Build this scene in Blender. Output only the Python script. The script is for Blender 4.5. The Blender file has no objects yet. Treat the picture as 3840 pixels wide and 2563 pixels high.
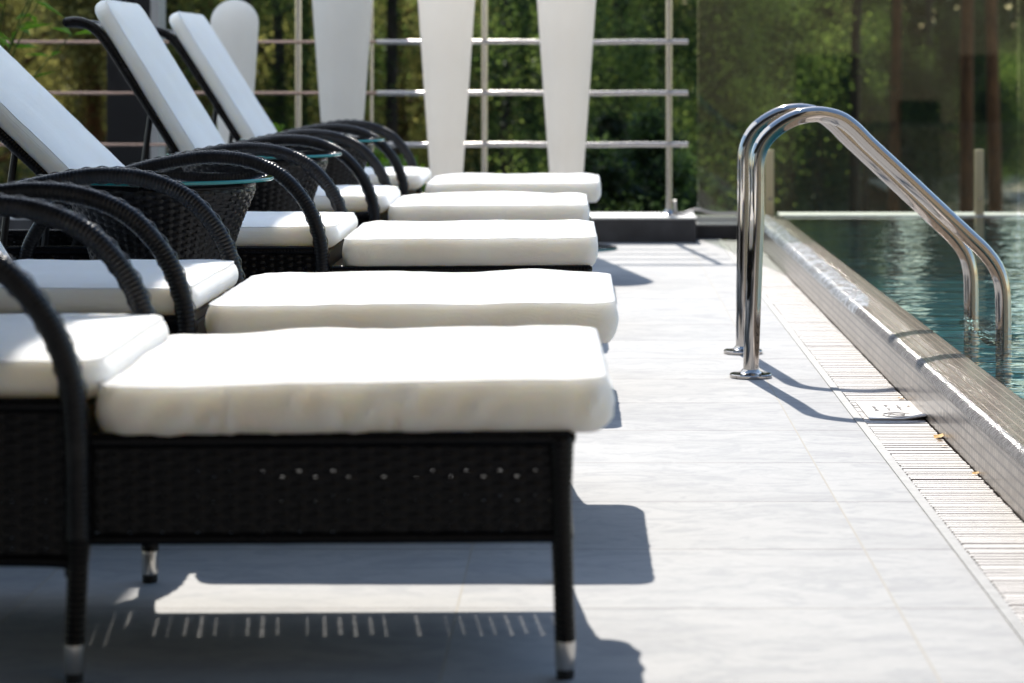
import bpy, bmesh, math, random
import numpy as np
from mathutils import Vector, Matrix, noise

# ------------------------------------------------------------------ camera, light, exposure
scene = bpy.context.scene
COL = scene.collection
R = math.radians
H = 0.85                                   # eye height (crouching photographer)

cam_d = bpy.data.cameras.new('camera')
cam = bpy.data.objects.new('camera', cam_d)
COL.objects.link(cam)
cam.location = (0, 0, H)
cam.rotation_euler = (R(90), 0, 0)
cam_d.lens = 85
cam_d.sensor_width = 36
cam_d.shift_x = -0.0739
cam_d.shift_y = -0.2665
cam_d.clip_start = 0.05
cam_d.clip_end = 500
cam_d.dof.use_dof = True
cam_d.dof.focus_distance = 5.75
cam_d.dof.aperture_fstop = 4.6
scene.camera = cam

SX, SY = -0.1416, 1.18                     # horizontal run towards the sun per unit of height
ELEV = math.atan(1 / math.hypot(SX, SY))
world = bpy.data.worlds.new('World')
scene.world = world
world.use_nodes = True
wn = world.node_tree
bg = wn.nodes['Background']
sky = wn.nodes.new('ShaderNodeTexSky')
sky.sky_type = 'NISHITA'
sky.sun_disc = False
sky.sun_elevation = ELEV
sky.sun_rotation = math.atan2(SX, SY)
sky.altitude = 200
sky.air_density = 1.3
sky.dust_density = 0.6
sky.ozone_density = 2.2
wn.links.new(sky.outputs[0], bg.inputs[0])
bg.inputs[1].default_value = 0.115

sun_d = bpy.data.lights.new('sun', 'SUN')
sun_d.energy = 3.5
sun_d.angle = R(0.53)
sun_d.color = (1.0, 0.945, 0.865)
sun = bpy.data.objects.new('sun', sun_d)
COL.objects.link(sun)
sun.location = (-3, 10, 14)
sun.rotation_euler = Vector((-SX, -SY, -1)).to_track_quat('-Z', 'Y').to_euler()

scene.view_settings.view_transform = 'Standard'
scene.view_settings.look = 'None'
scene.view_settings.exposure = 1.05
scene.view_settings.gamma = 1.0
scene.view_settings.use_curve_mapping = False
scene.render.engine = 'CYCLES'
cy = scene.cycles
cy.use_denoising = True
try:
    cy.denoiser = 'OPENIMAGEDENOISE'
except Exception:
    pass
cy.max_bounces = 10
cy.diffuse_bounces = 4
cy.glossy_bounces = 5
cy.transmission_bounces = 6
cy.transparent_max_bounces = 12
cy.caustics_reflective = False
cy.caustics_refractive = False
cy.sample_clamp_indirect = 6.0

rng = random.Random(11)

# ------------------------------------------------------------------ material helpers
def new_mat(name):
    m = bpy.data.materials.new(name)
    m.use_nodes = True
    nt = m.node_tree
    b = nt.nodes['Principled BSDF']
    return m, nt, b

def node(nt, kind, **kw):
    n = nt.nodes.new(kind)
    for k, v in kw.items():
        if k in ('operation', 'blend_type', 'data_type', 'noise_dimensions', 'feature', 'offset',
                 'offset_frequency', 'squash', 'attribute_name', 'mode', 'distance', 'interpolation'):
            setattr(n, k, v)
        else:
            n.inputs[k].default_value = v
    return n

def math_n(nt, op, a, b=None, clamp=False):
    n = nt.nodes.new('ShaderNodeMath')
    n.operation = op
    n.use_clamp = clamp
    for i, v in enumerate((a, b)):
        if v is None:
            continue
        if isinstance(v, (int, float)):
            n.inputs[i].default_value = v
        else:
            nt.links.new(v, n.inputs[i])
    return n.outputs[0]

def mix_rgb(nt, fac, a, b, blend='MIX'):
    n = nt.nodes.new('ShaderNodeMix')
    n.data_type = 'RGBA'
    n.blend_type = blend
    for idx, v in ((0, fac), (6, a), (7, b)):
        if isinstance(v, (int, float)):
            n.inputs[idx].default_value = v
        elif isinstance(v, (tuple, list)):
            n.inputs[idx].default_value = tuple(v) + ((1.0,) if len(v) == 3 else ())
        else:
            nt.links.new(v, n.inputs[idx])
    return n.outputs[2]

def ramp(nt, fac, stops):
    n = nt.nodes.new('ShaderNodeValToRGB')
    cr = n.color_ramp
    while len(cr.elements) < len(stops):
        cr.elements.new(0.5)
    for e, (p, c) in zip(cr.elements, stops):
        e.position = p
        e.color = (c, c, c, 1) if isinstance(c, (int, float)) else tuple(c) + (1,)
    nt.links.new(fac, n.inputs[0])
    return n.outputs[0]

def position(nt, scale=(1, 1, 1), loc=(0, 0, 0), obj=False):
    if obj:
        out = nt.nodes.new('ShaderNodeTexCoord').outputs['Object']
    else:
        out = nt.nodes.new('ShaderNodeNewGeometry').outputs['Position']
    mp = nt.nodes.new('ShaderNodeMapping')
    mp.inputs['Location'].default_value = loc
    mp.inputs['Scale'].default_value = scale
    nt.links.new(out, mp.inputs[0])
    return mp.outputs[0]

def noise_n(nt, vec, scale, detail=3, rough=0.55, dist=0.0):
    n = nt.nodes.new('ShaderNodeTexNoise')
    n.inputs['Scale'].default_value = scale
    n.inputs['Detail'].default_value = detail
    n.inputs['Roughness'].default_value = rough
    n.inputs['Distortion'].default_value = dist
    nt.links.new(vec, n.inputs['Vector'])
    return n.outputs[0]

def bump(nt, bsdf, height, strength, distance=0.01, normal=None):
    n = nt.nodes.new('ShaderNodeBump')
    n.inputs['Strength'].default_value = strength
    n.inputs['Distance'].default_value = distance
    nt.links.new(height, n.inputs['Height'])
    if normal is not None:
        nt.links.new(normal, n.inputs['Normal'])
    nt.links.new(n.outputs[0], bsdf.inputs['Normal'])
    return n.outputs[0]

def simple(name, col, rough=0.5, metal=0.0, nscale=0, namp=0.0, bscale=0, bstr=0.0, spec=0.5, obj=True):
    m, nt, b = new_mat(name)
    b.inputs['Base Color'].default_value = tuple(col) + (1,)
    b.inputs['Roughness'].default_value = rough
    b.inputs['Metallic'].default_value = metal
    b.inputs['Specular IOR Level'].default_value = spec
    if nscale:
        nz = noise_n(nt, position(nt, obj=obj), nscale, 4)
        lo = tuple(max(0, c * (1 - namp)) for c in col)
        hi = tuple(min(1, c * (1 + namp)) for c in col)
        nt.links.new(ramp(nt, nz, [(0.3, lo), (0.7, hi)]), b.inputs['Base Color'])
    if bscale:
        bump(nt, b, noise_n(nt, position(nt, obj=obj), bscale, 3), bstr, 0.004)
    return m

M = {}

# pale stone deck tiles, 0.69 x 0.47 m, with thin joints
TW, TD, TX, TY = 0.6945, 0.4685, -0.2055, 3.808
def deck_mat():
    m, nt, b = new_mat('deck_tile')
    br = nt.nodes.new('ShaderNodeTexBrick')
    br.offset = 0.0
    br.squash = 1.0
    br.inputs['Scale'].default_value = 1.0
    br.inputs['Brick Width'].default_value = TW
    br.inputs['Row Height'].default_value = TD
    br.inputs['Mortar Size'].default_value = 0.0021
    br.inputs['Mortar Smooth'].default_value = 0.3
    br.inputs['Bias'].default_value = 0.0
    br.inputs['Color1'].default_value = (0.0, 0.0, 0.0, 1)
    br.inputs['Color2'].default_value = (1, 1, 1, 1)
    br.inputs['Mortar'].default_value = (0.5, 0.5, 0.5, 1)
    p = position(nt, loc=(-TX + 20 * TW, -TY + 30 * TD, 0))
    nt.links.new(p, br.inputs['Vector'])
    # shift the veins from one tile to the next
    off = nt.nodes.new('ShaderNodeVectorMath')
    off.operation = 'MULTIPLY_ADD'
    nt.links.new(br.outputs['Color'], off.inputs[0])
    off.inputs[1].default_value = (7.3, 3.1, 5.7)
    pv = position(nt, scale=(1.0, 1.9, 1.0))
    nt.links.new(pv, off.inputs[2])
    cloud = noise_n(nt, off.outputs[0], 2.6, 5, 0.6, 0.8)
    vein = noise_n(nt, off.outputs[0], 6.5, 7, 0.68, 1.8)
    fine = noise_n(nt, position(nt, scale=(1, 3, 1)), 55, 3, 0.6)
    c1 = ramp(nt, cloud, [(0.30, (0.275, 0.275, 0.278)), (0.50, (0.38, 0.376, 0.368)), (0.75, (0.43, 0.423, 0.41))])
    c2 = mix_rgb(nt, math_n(nt, 'MULTIPLY', ramp(nt, vein, [(0.40, 1.0), (0.53, 0.0)]), 0.55), c1, (0.22, 0.23, 0.245))
    c3 = mix_rgb(nt, 0.22, c2, ramp(nt, fine, [(0.3, 0.28), (0.7, 0.52)]))
    tint = mix_rgb(nt, 0.16, c3, mix_rgb(nt, br.outputs['Color'], (0.33, 0.335, 0.345), (0.50, 0.50, 0.49)))
    jn = noise_n(nt, position(nt), 3.0, 2)
    jc = ramp(nt, jn, [(0.40, (0.08, 0.075, 0.07)), (0.66, (0.25, 0.225, 0.20))])
    sx = nt.nodes.new('ShaderNodeSeparateXYZ')
    nt.links.new(p, sx.inputs[0])
    fx = math_n(nt, 'FRACT', math_n(nt, 'DIVIDE', sx.outputs[0], TW))
    fx = math_n(nt, 'LESS_THAN', math_n(nt, 'MINIMUM', fx, math_n(nt, 'SUBTRACT', 1.0, fx)), 0.004)
    jc = mix_rgb(nt, fx, jc, (0.36, 0.335, 0.29))       # the long joints keep their pale grout
    nt.links.new(mix_rgb(nt, br.outputs['Fac'], tint, jc), b.inputs['Base Color'])
    b.inputs['Roughness'].default_value = 0.75
    b.inputs['Specular IOR Level'].default_value = 0.2
    h = math_n(nt, 'ADD', math_n(nt, 'MULTIPLY', br.outputs['Fac'], -1.0), math_n(nt, 'MULTIPLY', vein, 0.25))
    bump(nt, b, h, 0.35, 0.002)
    return m
M['deck'] = deck_mat()

def strip_mat():
    m, nt, b = new_mat('grey_edging')
    nz = noise_n(nt, position(nt), 30, 4)
    nt.links.new(ramp(nt, nz, [(0.3, (0.19, 0.19, 0.19)), (0.7, (0.27, 0.27, 0.265))]), b.inputs['Base Color'])
    b.inputs['Roughness'].default_value = 0.6
    return m
M['strip'] = strip_mat()

def mosaic_mat(name, c_lo, c_hi, grout, size, rough=0.12, film=0.25, axis='YZ', bump_s=0.5, wave=60, joint=0.08):
    m, nt, b = new_mat(name)
    g = nt.nodes.new('ShaderNodeNewGeometry').outputs['Position']
    sp = nt.nodes.new('ShaderNodeSeparateXYZ')
    nt.links.new(g, sp.inputs[0])
    cb = nt.nodes.new('ShaderNodeCombineXYZ')
    pick = {'X': sp.outputs[0], 'Y': sp.outputs[1], 'Z': sp.outputs[2]}
    nt.links.new(math_n(nt, 'ADD', pick[axis[0]], 50 * size), cb.inputs[0])
    nt.links.new(math_n(nt, 'ADD', pick[axis[1]], 200 * size), cb.inputs[1])
    br = nt.nodes.new('ShaderNodeTexBrick')
    br.offset = 0.0
    br.inputs['Scale'].default_value = 1.0
    br.inputs['Brick Width'].default_value = size
    br.inputs['Row Height'].default_value = size
    br.inputs['Mortar Size'].default_value = size * joint
    br.inputs['Mortar Smooth'].default_value = 0.2
    br.inputs['Color1'].default_value = (0, 0, 0, 1)
    br.inputs['Color2'].default_value = (1, 1, 1, 1)
    br.inputs['Mortar'].default_value = (0.5, 0.5, 0.5, 1)
    nt.links.new(cb.outputs[0], br.inputs['Vector'])
    c = ramp(nt, br.outputs['Color'], [(0.0, c_lo), (1.0, c_hi)])
    stain = noise_n(nt, g, 7, 4)
    c = mix_rgb(nt, math_n(nt, 'MULTIPLY', ramp(nt, stain, [(0.45, 0.0), (0.7, 1.0)]), 0.35), c, (0.16, 0.13, 0.10))
    nt.links.new(mix_rgb(nt, br.outputs['Fac'], c, grout), b.inputs['Base Color'])
    b.inputs['Roughness'].default_value = rough
    b.inputs['Specular IOR Level'].default_value = 0.3
    b.inputs['Coat Weight'].default_value = film
    b.inputs['Coat Roughness'].default_value = 0.04
    b.inputs['Coat IOR'].default_value = 1.33
    w = noise_n(nt, g, wave, 3, 0.6, 0.6)
    h = math_n(nt, 'ADD', math_n(nt, 'MULTIPLY', br.outputs['Fac'], -0.4), math_n(nt, 'MULTIPLY', w, 1.0))
    nn = nt.nodes.new('ShaderNodeBump')
    nn.inputs['Strength'].default_value = bump_s
    nn.inputs['Distance'].default_value = 0.004
    nt.links.new(h, nn.inputs['Height'])
    nt.links.new(nn.outputs[0], b.inputs['Normal'])
    nt.links.new(nn.outputs[0], b.inputs['Coat Normal'])
    return m
M['mosaic_face'] = mosaic_mat('mosaic_face', (0.22, 0.18, 0.15), (0.40, 0.345, 0.295), (0.035, 0.03, 0.027), 0.0225, 0.30, 0.15, 'YZ', 0.10, 40, 0.14)  # wide dark joints also paint in the mirrored lattice of the grate
M['mosaic_top'] = mosaic_mat('mosaic_top', (0.125, 0.094, 0.068), (0.185, 0.143, 0.105), (0.40, 0.33, 0.265), 0.0225, 0.17, 0.0, 'YX', 0.35, 95)
M['mosaic_pool'] = mosaic_mat('mosaic_pool', (0.028, 0.25, 0.27), (0.04, 0.32, 0.34), (0.12, 0.34, 0.35), 0.05, 0.4, 0.0, 'XY', 0.0, 10)
M['pool_slate'] = mosaic_mat('pool_slate', (0.02, 0.025, 0.032), (0.035, 0.042, 0.05), (0.06, 0.07, 0.08), 0.05, 0.4, 0.0, 'XZ', 0.0, 10)

def water_mat():
    m, nt, b = new_mat('pool_water')
    nt.nodes.remove(b)
    out = nt.nodes['Material Output']
    p1 = position(nt, scale=(0.75, 1.9, 1.0))
    a = noise_n(nt, p1, 5.0, 2, 0.5, 0.6)
    c = noise_n(nt, p1, 14.0, 2, 0.5, 0.3)
    h = math_n(nt, 'ADD', a, math_n(nt, 'MULTIPLY', c, 0.30))
    bp = node(nt, 'ShaderNodeBump', Strength=0.45, Distance=0.025)
    nt.links.new(h, bp.inputs['Height'])
    rf = node(nt, 'ShaderNodeBsdfRefraction', Roughness=0.0, IOR=1.33)
    rf.inputs['Color'].default_value = (0.66, 0.93, 0.96, 1)
    tr = node(nt, 'ShaderNodeBsdfTransparent')
    tr.inputs['Color'].default_value = (0.66, 0.93, 0.96, 1)
    gl = node(nt, 'ShaderNodeBsdfGlossy', Roughness=0.01)
    gl.inputs['Color'].default_value = (1, 1, 1, 1)
    fr = node(nt, 'ShaderNodeFresnel', IOR=1.33)
    for n in (rf, gl, fr):
        nt.links.new(bp.outputs[0], n.inputs['Normal'])
    m1 = nt.nodes.new('ShaderNodeMixShader')
    m1.inputs[0].default_value = 0.75
    nt.links.new(rf.outputs[0], m1.inputs[1])
    nt.links.new(tr.outputs[0], m1.inputs[2])
    m2 = nt.nodes.new('ShaderNodeMixShader')
    nt.links.new(fr.outputs[0], m2.inputs[0])
    nt.links.new(m1.outputs[0], m2.inputs[1])
    nt.links.new(gl.outputs[0], m2.inputs[2])
    nt.links.new(m2.outputs[0], out.inputs['Surface'])
    return m
M['water'] = water_mat()

def edge_sheen_mat():
    m, nt, b = new_mat('spill_sheen')
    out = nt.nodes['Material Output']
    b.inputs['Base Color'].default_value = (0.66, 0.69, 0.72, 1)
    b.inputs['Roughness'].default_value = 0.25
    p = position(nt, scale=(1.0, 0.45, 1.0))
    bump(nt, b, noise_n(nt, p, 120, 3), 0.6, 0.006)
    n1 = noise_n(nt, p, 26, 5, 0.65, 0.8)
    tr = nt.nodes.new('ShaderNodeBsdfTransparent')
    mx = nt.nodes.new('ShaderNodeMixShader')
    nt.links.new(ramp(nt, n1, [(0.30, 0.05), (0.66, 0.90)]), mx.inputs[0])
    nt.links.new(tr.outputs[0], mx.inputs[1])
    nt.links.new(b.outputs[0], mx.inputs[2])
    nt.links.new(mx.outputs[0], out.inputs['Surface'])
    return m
M['edge_sheen'] = edge_sheen_mat()

def fabric_mat(name, col, col2):
    m, nt, b = new_mat(name)
    p = position(nt, obj=True)
    nz = noise_n(nt, p, 5, 4)
    nt.links.new(ramp(nt, nz, [(0.35, col), (0.7, col2)]), b.inputs['Base Color'])
    b.inputs['Roughness'].default_value = 0.9
    b.inputs['Specular IOR Level'].default_value = 0.15
    b.inputs['Sheen Weight'].default_value = 0.1
    b.inputs['Subsurface Weight'].default_value = 1.0
    b.inputs['Subsurface Radius'].default_value = (0.060, 0.054, 0.044)
    b.inputs['Subsurface Scale'].default_value = 1.0
    w1 = node(nt, 'ShaderNodeTexWave', Scale=260.0, Distortion=0.6)
    w2 = node(nt, 'ShaderNodeTexWave', Scale=260.0, Distortion=0.6)
    w2.bands_direction = 'Y'
    nt.links.new(p, w1.inputs['Vector'])
    nt.links.new(p, w2.inputs['Vector'])
    wv = math_n(nt, 'MULTIPLY', math_n(nt, 'ADD', w1.outputs[1], w2.outputs[1]), 0.12)
    cr = noise_n(nt, p, 22, 4, 0.6, 0.5)
    bump(nt, b, math_n(nt, 'ADD', wv, math_n(nt, 'MULTIPLY', cr, 1.6)), 0.35, 0.007)
    return m
M['cushion'] = fabric_mat('white_canvas', (0.865, 0.838, 0.785), (0.90, 0.885, 0.84))
def canopy_mat():
    m, nt, b = new_mat('canopy_canvas')
    nt.nodes.remove(b)
    out = nt.nodes['Material Output']
    d = nt.nodes.new('ShaderNodeBsdfDiffuse')
    t = nt.nodes.new('ShaderNodeBsdfTranslucent')
    nz = noise_n(nt, position(nt), 2.0, 3)
    c = ramp(nt, nz, [(0.3, (0.92, 0.95, 0.98)), (0.7, (0.94, 0.97, 0.99))])
    nt.links.new(c, d.inputs[0]); nt.links.new(c, t.inputs[0])
    mx = nt.nodes.new('ShaderNodeMixShader')
    mx.inputs[0].default_value = 0.90
    nt.links.new(d.outputs[0], mx.inputs[1]); nt.links.new(t.outputs[0], mx.inputs[2])
    op = nt.nodes.new('ShaderNodeBsdfTransparent')      # open weave of the shade cloth
    m2 = nt.nodes.new('ShaderNodeMixShader')
    m2.inputs[0].default_value = 0.06
    nt.links.new(mx.outputs[0], m2.inputs[1]); nt.links.new(op.outputs[0], m2.inputs[2])
    nt.links.new(m2.outputs[0], out.inputs['Surface'])
    return m
M['canopy'] = canopy_mat()

def rattan_mat():
    m, nt, b = new_mat('black_rattan')
    nz = noise_n(nt, position(nt, obj=True), 60, 3)
    nt.links.new(ramp(nt, nz, [(0.3, (0.002, 0.002, 0.0024)), (0.75, (0.006, 0.0056, 0.0064))]), b.inputs['Base Color'])
    b.inputs['Roughness'].default_value = 0.27
    b.inputs['Specular IOR Level'].default_value = 0.18
    bump(nt, b, noise_n(nt, position(nt, scale=(1, 1, 1), obj=True), 500, 2), 0.12, 0.001)
    return m
M['rattan'] = rattan_mat()
M['rattan_arm'] = simple('wrapped_rattan', (0.008, 0.008, 0.0095), 0.33, nscale=60, namp=0.5, bscale=400, bstr=0.15, spec=0.28)
M['dark'] = simple('dark_frame', (0.012, 0.012, 0.014), 0.5)
M['rubber'] = simple('black_rubber', (0.012, 0.012, 0.012), 0.7)

def steel_mat(name, col, rough, streak=0.05):
    m, nt, b = new_mat(name)
    b.inputs['Base Color'].default_value = tuple(col) + (1,)
    b.inputs['Metallic'].default_value = 1.0
    nz = noise_n(nt, position(nt, scale=(1, 1, 0.15), obj=True), 90, 4)
    nt.links.new(ramp(nt, nz, [(0.3, max(0.02, rough - streak)), (0.75, rough + streak)]), b.inputs['Roughness'])
    return m
M['steel'] = steel_mat('polished_steel', (0.50, 0.465, 0.43), 0.08, 0.05)
M['steel_rail'] = steel_mat('brushed_steel', (0.50, 0.475, 0.455), 0.22, 0.04)
M['shaded_rail'] = steel_mat('shaded_rail_steel', (0.36, 0.25, 0.20), 0.25, 0.05)  # shade on the left rails put into a darker, browner metal
M['bullnose'] = simple('bullnose_tile', (0.24, 0.225, 0.215), 0.12, nscale=60, namp=0.35, bscale=160, bstr=0.35, obj=False, spec=0.12)
M['steel_cap'] = steel_mat('foot_cap_steel', (0.6, 0.58, 0.55), 0.22, 0.05)

def glass_mat(name, tint, mult, extra=0.0):
    m, nt, b = new_mat(name)
    nt.nodes.remove(b)
    out = nt.nodes['Material Output']
    tr = node(nt, 'ShaderNodeBsdfTransparent', Color=tuple(tint) + (1,))
    gl = node(nt, 'ShaderNodeBsdfGlossy', Roughness=0.012)
    gl.inputs['Color'].default_value = (1, 1, 1, 1)
    fr = node(nt, 'ShaderNodeFresnel', IOR=1.5)
    f = math_n(nt, 'ADD', math_n(nt, 'MULTIPLY', fr.outputs[0], mult), extra, True)
    mx = nt.nodes.new('ShaderNodeMixShader')
    nt.links.new(f, mx.inputs[0])
    nt.links.new(tr.outputs[0], mx.inputs[1])
    nt.links.new(gl.outputs[0], mx.inputs[2])
    nt.links.new(mx.outputs[0], out.inputs['Surface'])
    return m
M['pane'] = glass_mat('fence_glass', (0.86, 0.885, 0.82), 0.82, 0.0)
M['table_glass'] = glass_mat('table_glass', (0.78, 0.92, 0.90), 1.3)
M['glass_edge'] = simple('glass_edge_teal', (0.02, 0.22, 0.24), 0.15)

M['slat'] = simple('white_plastic', (0.74, 0.705, 0.67), 0.55, nscale=22, namp=0.05, spec=0.2)
M['slat_shade'] = simple('gap_shade_plastic', (0.16, 0.115, 0.105), 0.8, nscale=40, namp=0.3, spec=0.1)
M['plate_mark'] = simple('faded_print', (0.665, 0.64, 0.61), 0.6, spec=0.1)
M['kerb'] = simple('charcoal_stone', (0.035, 0.035, 0.039), 0.6, nscale=12, namp=0.35, obj=False)
M['kerb_top'] = simple('pale_coping', (0.55, 0.56, 0.56), 0.5, nscale=14, namp=0.08, obj=False)
M['gutter'] = simple('gutter_concrete', (0.26, 0.20, 0.15), 0.9, nscale=20, namp=0.3, obj=False)
M['alu'] = simple('aluminium_channel', (0.55, 0.57, 0.57), 0.35, 0.6)
M['clamp'] = simple('clamp_bronze', (0.62, 0.52, 0.32), 0.5, 0.0)
M['cable'] = simple('pale_cable', (0.62, 0.58, 0.56), 0.5)
M['fallen'] = simple('fallen_leaf', (0.62, 0.34, 0.05), 0.7, nscale=80, namp=0.3)

def lamp_mat():
    m, nt, b = new_mat('lamp_plastic')
    out = nt.nodes['Material Output']
    nz = noise_n(nt, position(nt, obj=True), 3, 3)
    c = ramp(nt, nz, [(0.3, (0.86, 0.83, 0.79)), (0.7, (0.90, 0.875, 0.84))])
    nt.links.new(c, b.inputs['Base Color'])
    b.inputs['Roughness'].default_value = 0.45
    t = nt.nodes.new('ShaderNodeBsdfTranslucent')
    nt.links.new(c, t.inputs[0])
    mx = nt.nodes.new('ShaderNodeMixShader')
    mx.inputs[0].default_value = 0.6
    nt.links.new(b.outputs[0], mx.inputs[1]); nt.links.new(t.outputs[0], mx.inputs[2])
    nt.links.new(mx.outputs[0], out.inputs['Surface'])
    return m
M['lamp'] = lamp_mat()

def leaf_mat(name, stops, trans=0.45):
    m, nt, b = new_mat(name)
    nt.nodes.remove(b)
    out = nt.nodes['Material Output']
    at = node(nt, 'ShaderNodeAttribute', attribute_name='tint')
    c = ramp(nt, at.outputs['Fac'], stops)
    d = nt.nodes.new('ShaderNodeBsdfDiffuse')
    t = nt.nodes.new('ShaderNodeBsdfTranslucent')
    g = node(nt, 'ShaderNodeBsdfGlossy', Roughness=0.45)
    g.inputs['Color'].default_value = (0.5, 0.55, 0.5, 1)
    nt.links.new(c, d.inputs[0])
    nt.links.new(mix_rgb(nt, 1.0, c, (1.0, 1.0, 0.55), 'MULTIPLY'), t.inputs[0])
    m1 = nt.nodes.new('ShaderNodeMixShader')
    m1.inputs[0].default_value = trans
    nt.links.new(d.outputs[0], m1.inputs[1])
    nt.links.new(t.outputs[0], m1.inputs[2])
    m2 = nt.nodes.new('ShaderNodeMixShader')
    m2.inputs[0].default_value = 0.04
    nt.links.new(m1.outputs[0], m2.inputs[1])
    nt.links.new(g.outputs[0], m2.inputs[2])
    nt.links.new(m2.outputs[0], out.inputs['Surface'])
    return m
M['leaf_green'] = leaf_mat('leaf_green', [(0.0, (0.006, 0.012, 0.007)), (0.45, (0.045, 0.08, 0.036)), (0.72, (0.16, 0.25, 0.095)), (1.0, (0.44, 0.55, 0.22))], 0.75)
M['leaf_olive'] = leaf_mat('leaf_olive', [(0.0, (0.05, 0.04, 0.025)), (0.38, (0.27, 0.255, 0.135)), (1.0, (0.78, 0.76, 0.42))], 0.8)
M['leaf_pine'] = leaf_mat('leaf_pine', [(0.0, (0.006, 0.022, 0.016)), (0.6, (0.018, 0.055, 0.034)), (1.0, (0.12, 0.20, 0.10))], 0.6)
M['leaf_lime'] = leaf_mat('leaf_lime', [(0.0, (0.05, 0.10, 0.010)), (0.6, (0.10, 0.22, 0.018)), (1.0, (0.20, 0.34, 0.04))], 0.5)
M['leaf_far'] = leaf_mat('leaf_far', [(0.0, (0.008, 0.014, 0.012)), (0.5, (0.03, 0.055, 0.032)), (1.0, (0.16, 0.20, 0.08))], 0.55)

def bark_mat(name, lo, hi):
    m, nt, b = new_mat(name)
    nz = noise_n(nt, position(nt, scale=(1, 1, 0.25), obj=True), 16, 5, 0.65)
    nt.links.new(ramp(nt, nz, [(0.35, lo), (0.65, hi)]), b.inputs['Base Color'])
    b.inputs['Roughness'].default_value = 0.9
    bump(nt, b, nz, 0.6, 0.02)
    return m
M['bark_dark'] = bark_mat('bark_dark', (0.022, 0.018, 0.016), (0.07, 0.055, 0.045))
M['bark_red'] = bark_mat('bark_red', (0.10, 0.042, 0.022), (0.24, 0.105, 0.05))

def terrain_mat():
    m, nt, b = new_mat('forest_floor')
    p = position(nt)
    nz = noise_n(nt, p, 0.5, 6, 0.65)
    f = noise_n(nt, p, 6, 4, 0.6)
    c = ramp(nt, nz, [(0.35, (0.035, 0.05, 0.02)), (0.55, (0.075, 0.08, 0.035)), (0.7, (0.13, 0.105, 0.06))])
    nt.links.new(mix_rgb(nt, 0.35, c, ramp(nt, f, [(0.3, (0.02, 0.03, 0.012)), (0.7, (0.12, 0.12, 0.06))])), b.inputs['Base Color'])
    b.inputs['Roughness'].default_value = 1.0
    return m
M['terrain'] = terrain_mat()
M['sand'] = simple('sandy_path', (0.48, 0.42, 0.32), 1.0, nscale=3, namp=0.15, obj=False)
M['rock'] = simple('grey_boulder', (0.34, 0.34, 0.34), 0.9, nscale=5, namp=0.25)
M['render_wall'] = simple('ochre_render', (0.205, 0.165, 0.115), 0.85, nscale=2.5, namp=0.10, obj=False)
M['win_dark'] = simple('dark_opening', (0.012, 0.013, 0.015), 0.25)
M['post'] = simple('canopy_post_paint', (0.010, 0.010, 0.011), 0.6, spec=0.2)
M['post_lit_edge'] = simple('canopy_post_lit_edge', (0.30, 0.30, 0.30), 0.4)  # paler tone for the lit edge of the post

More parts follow.
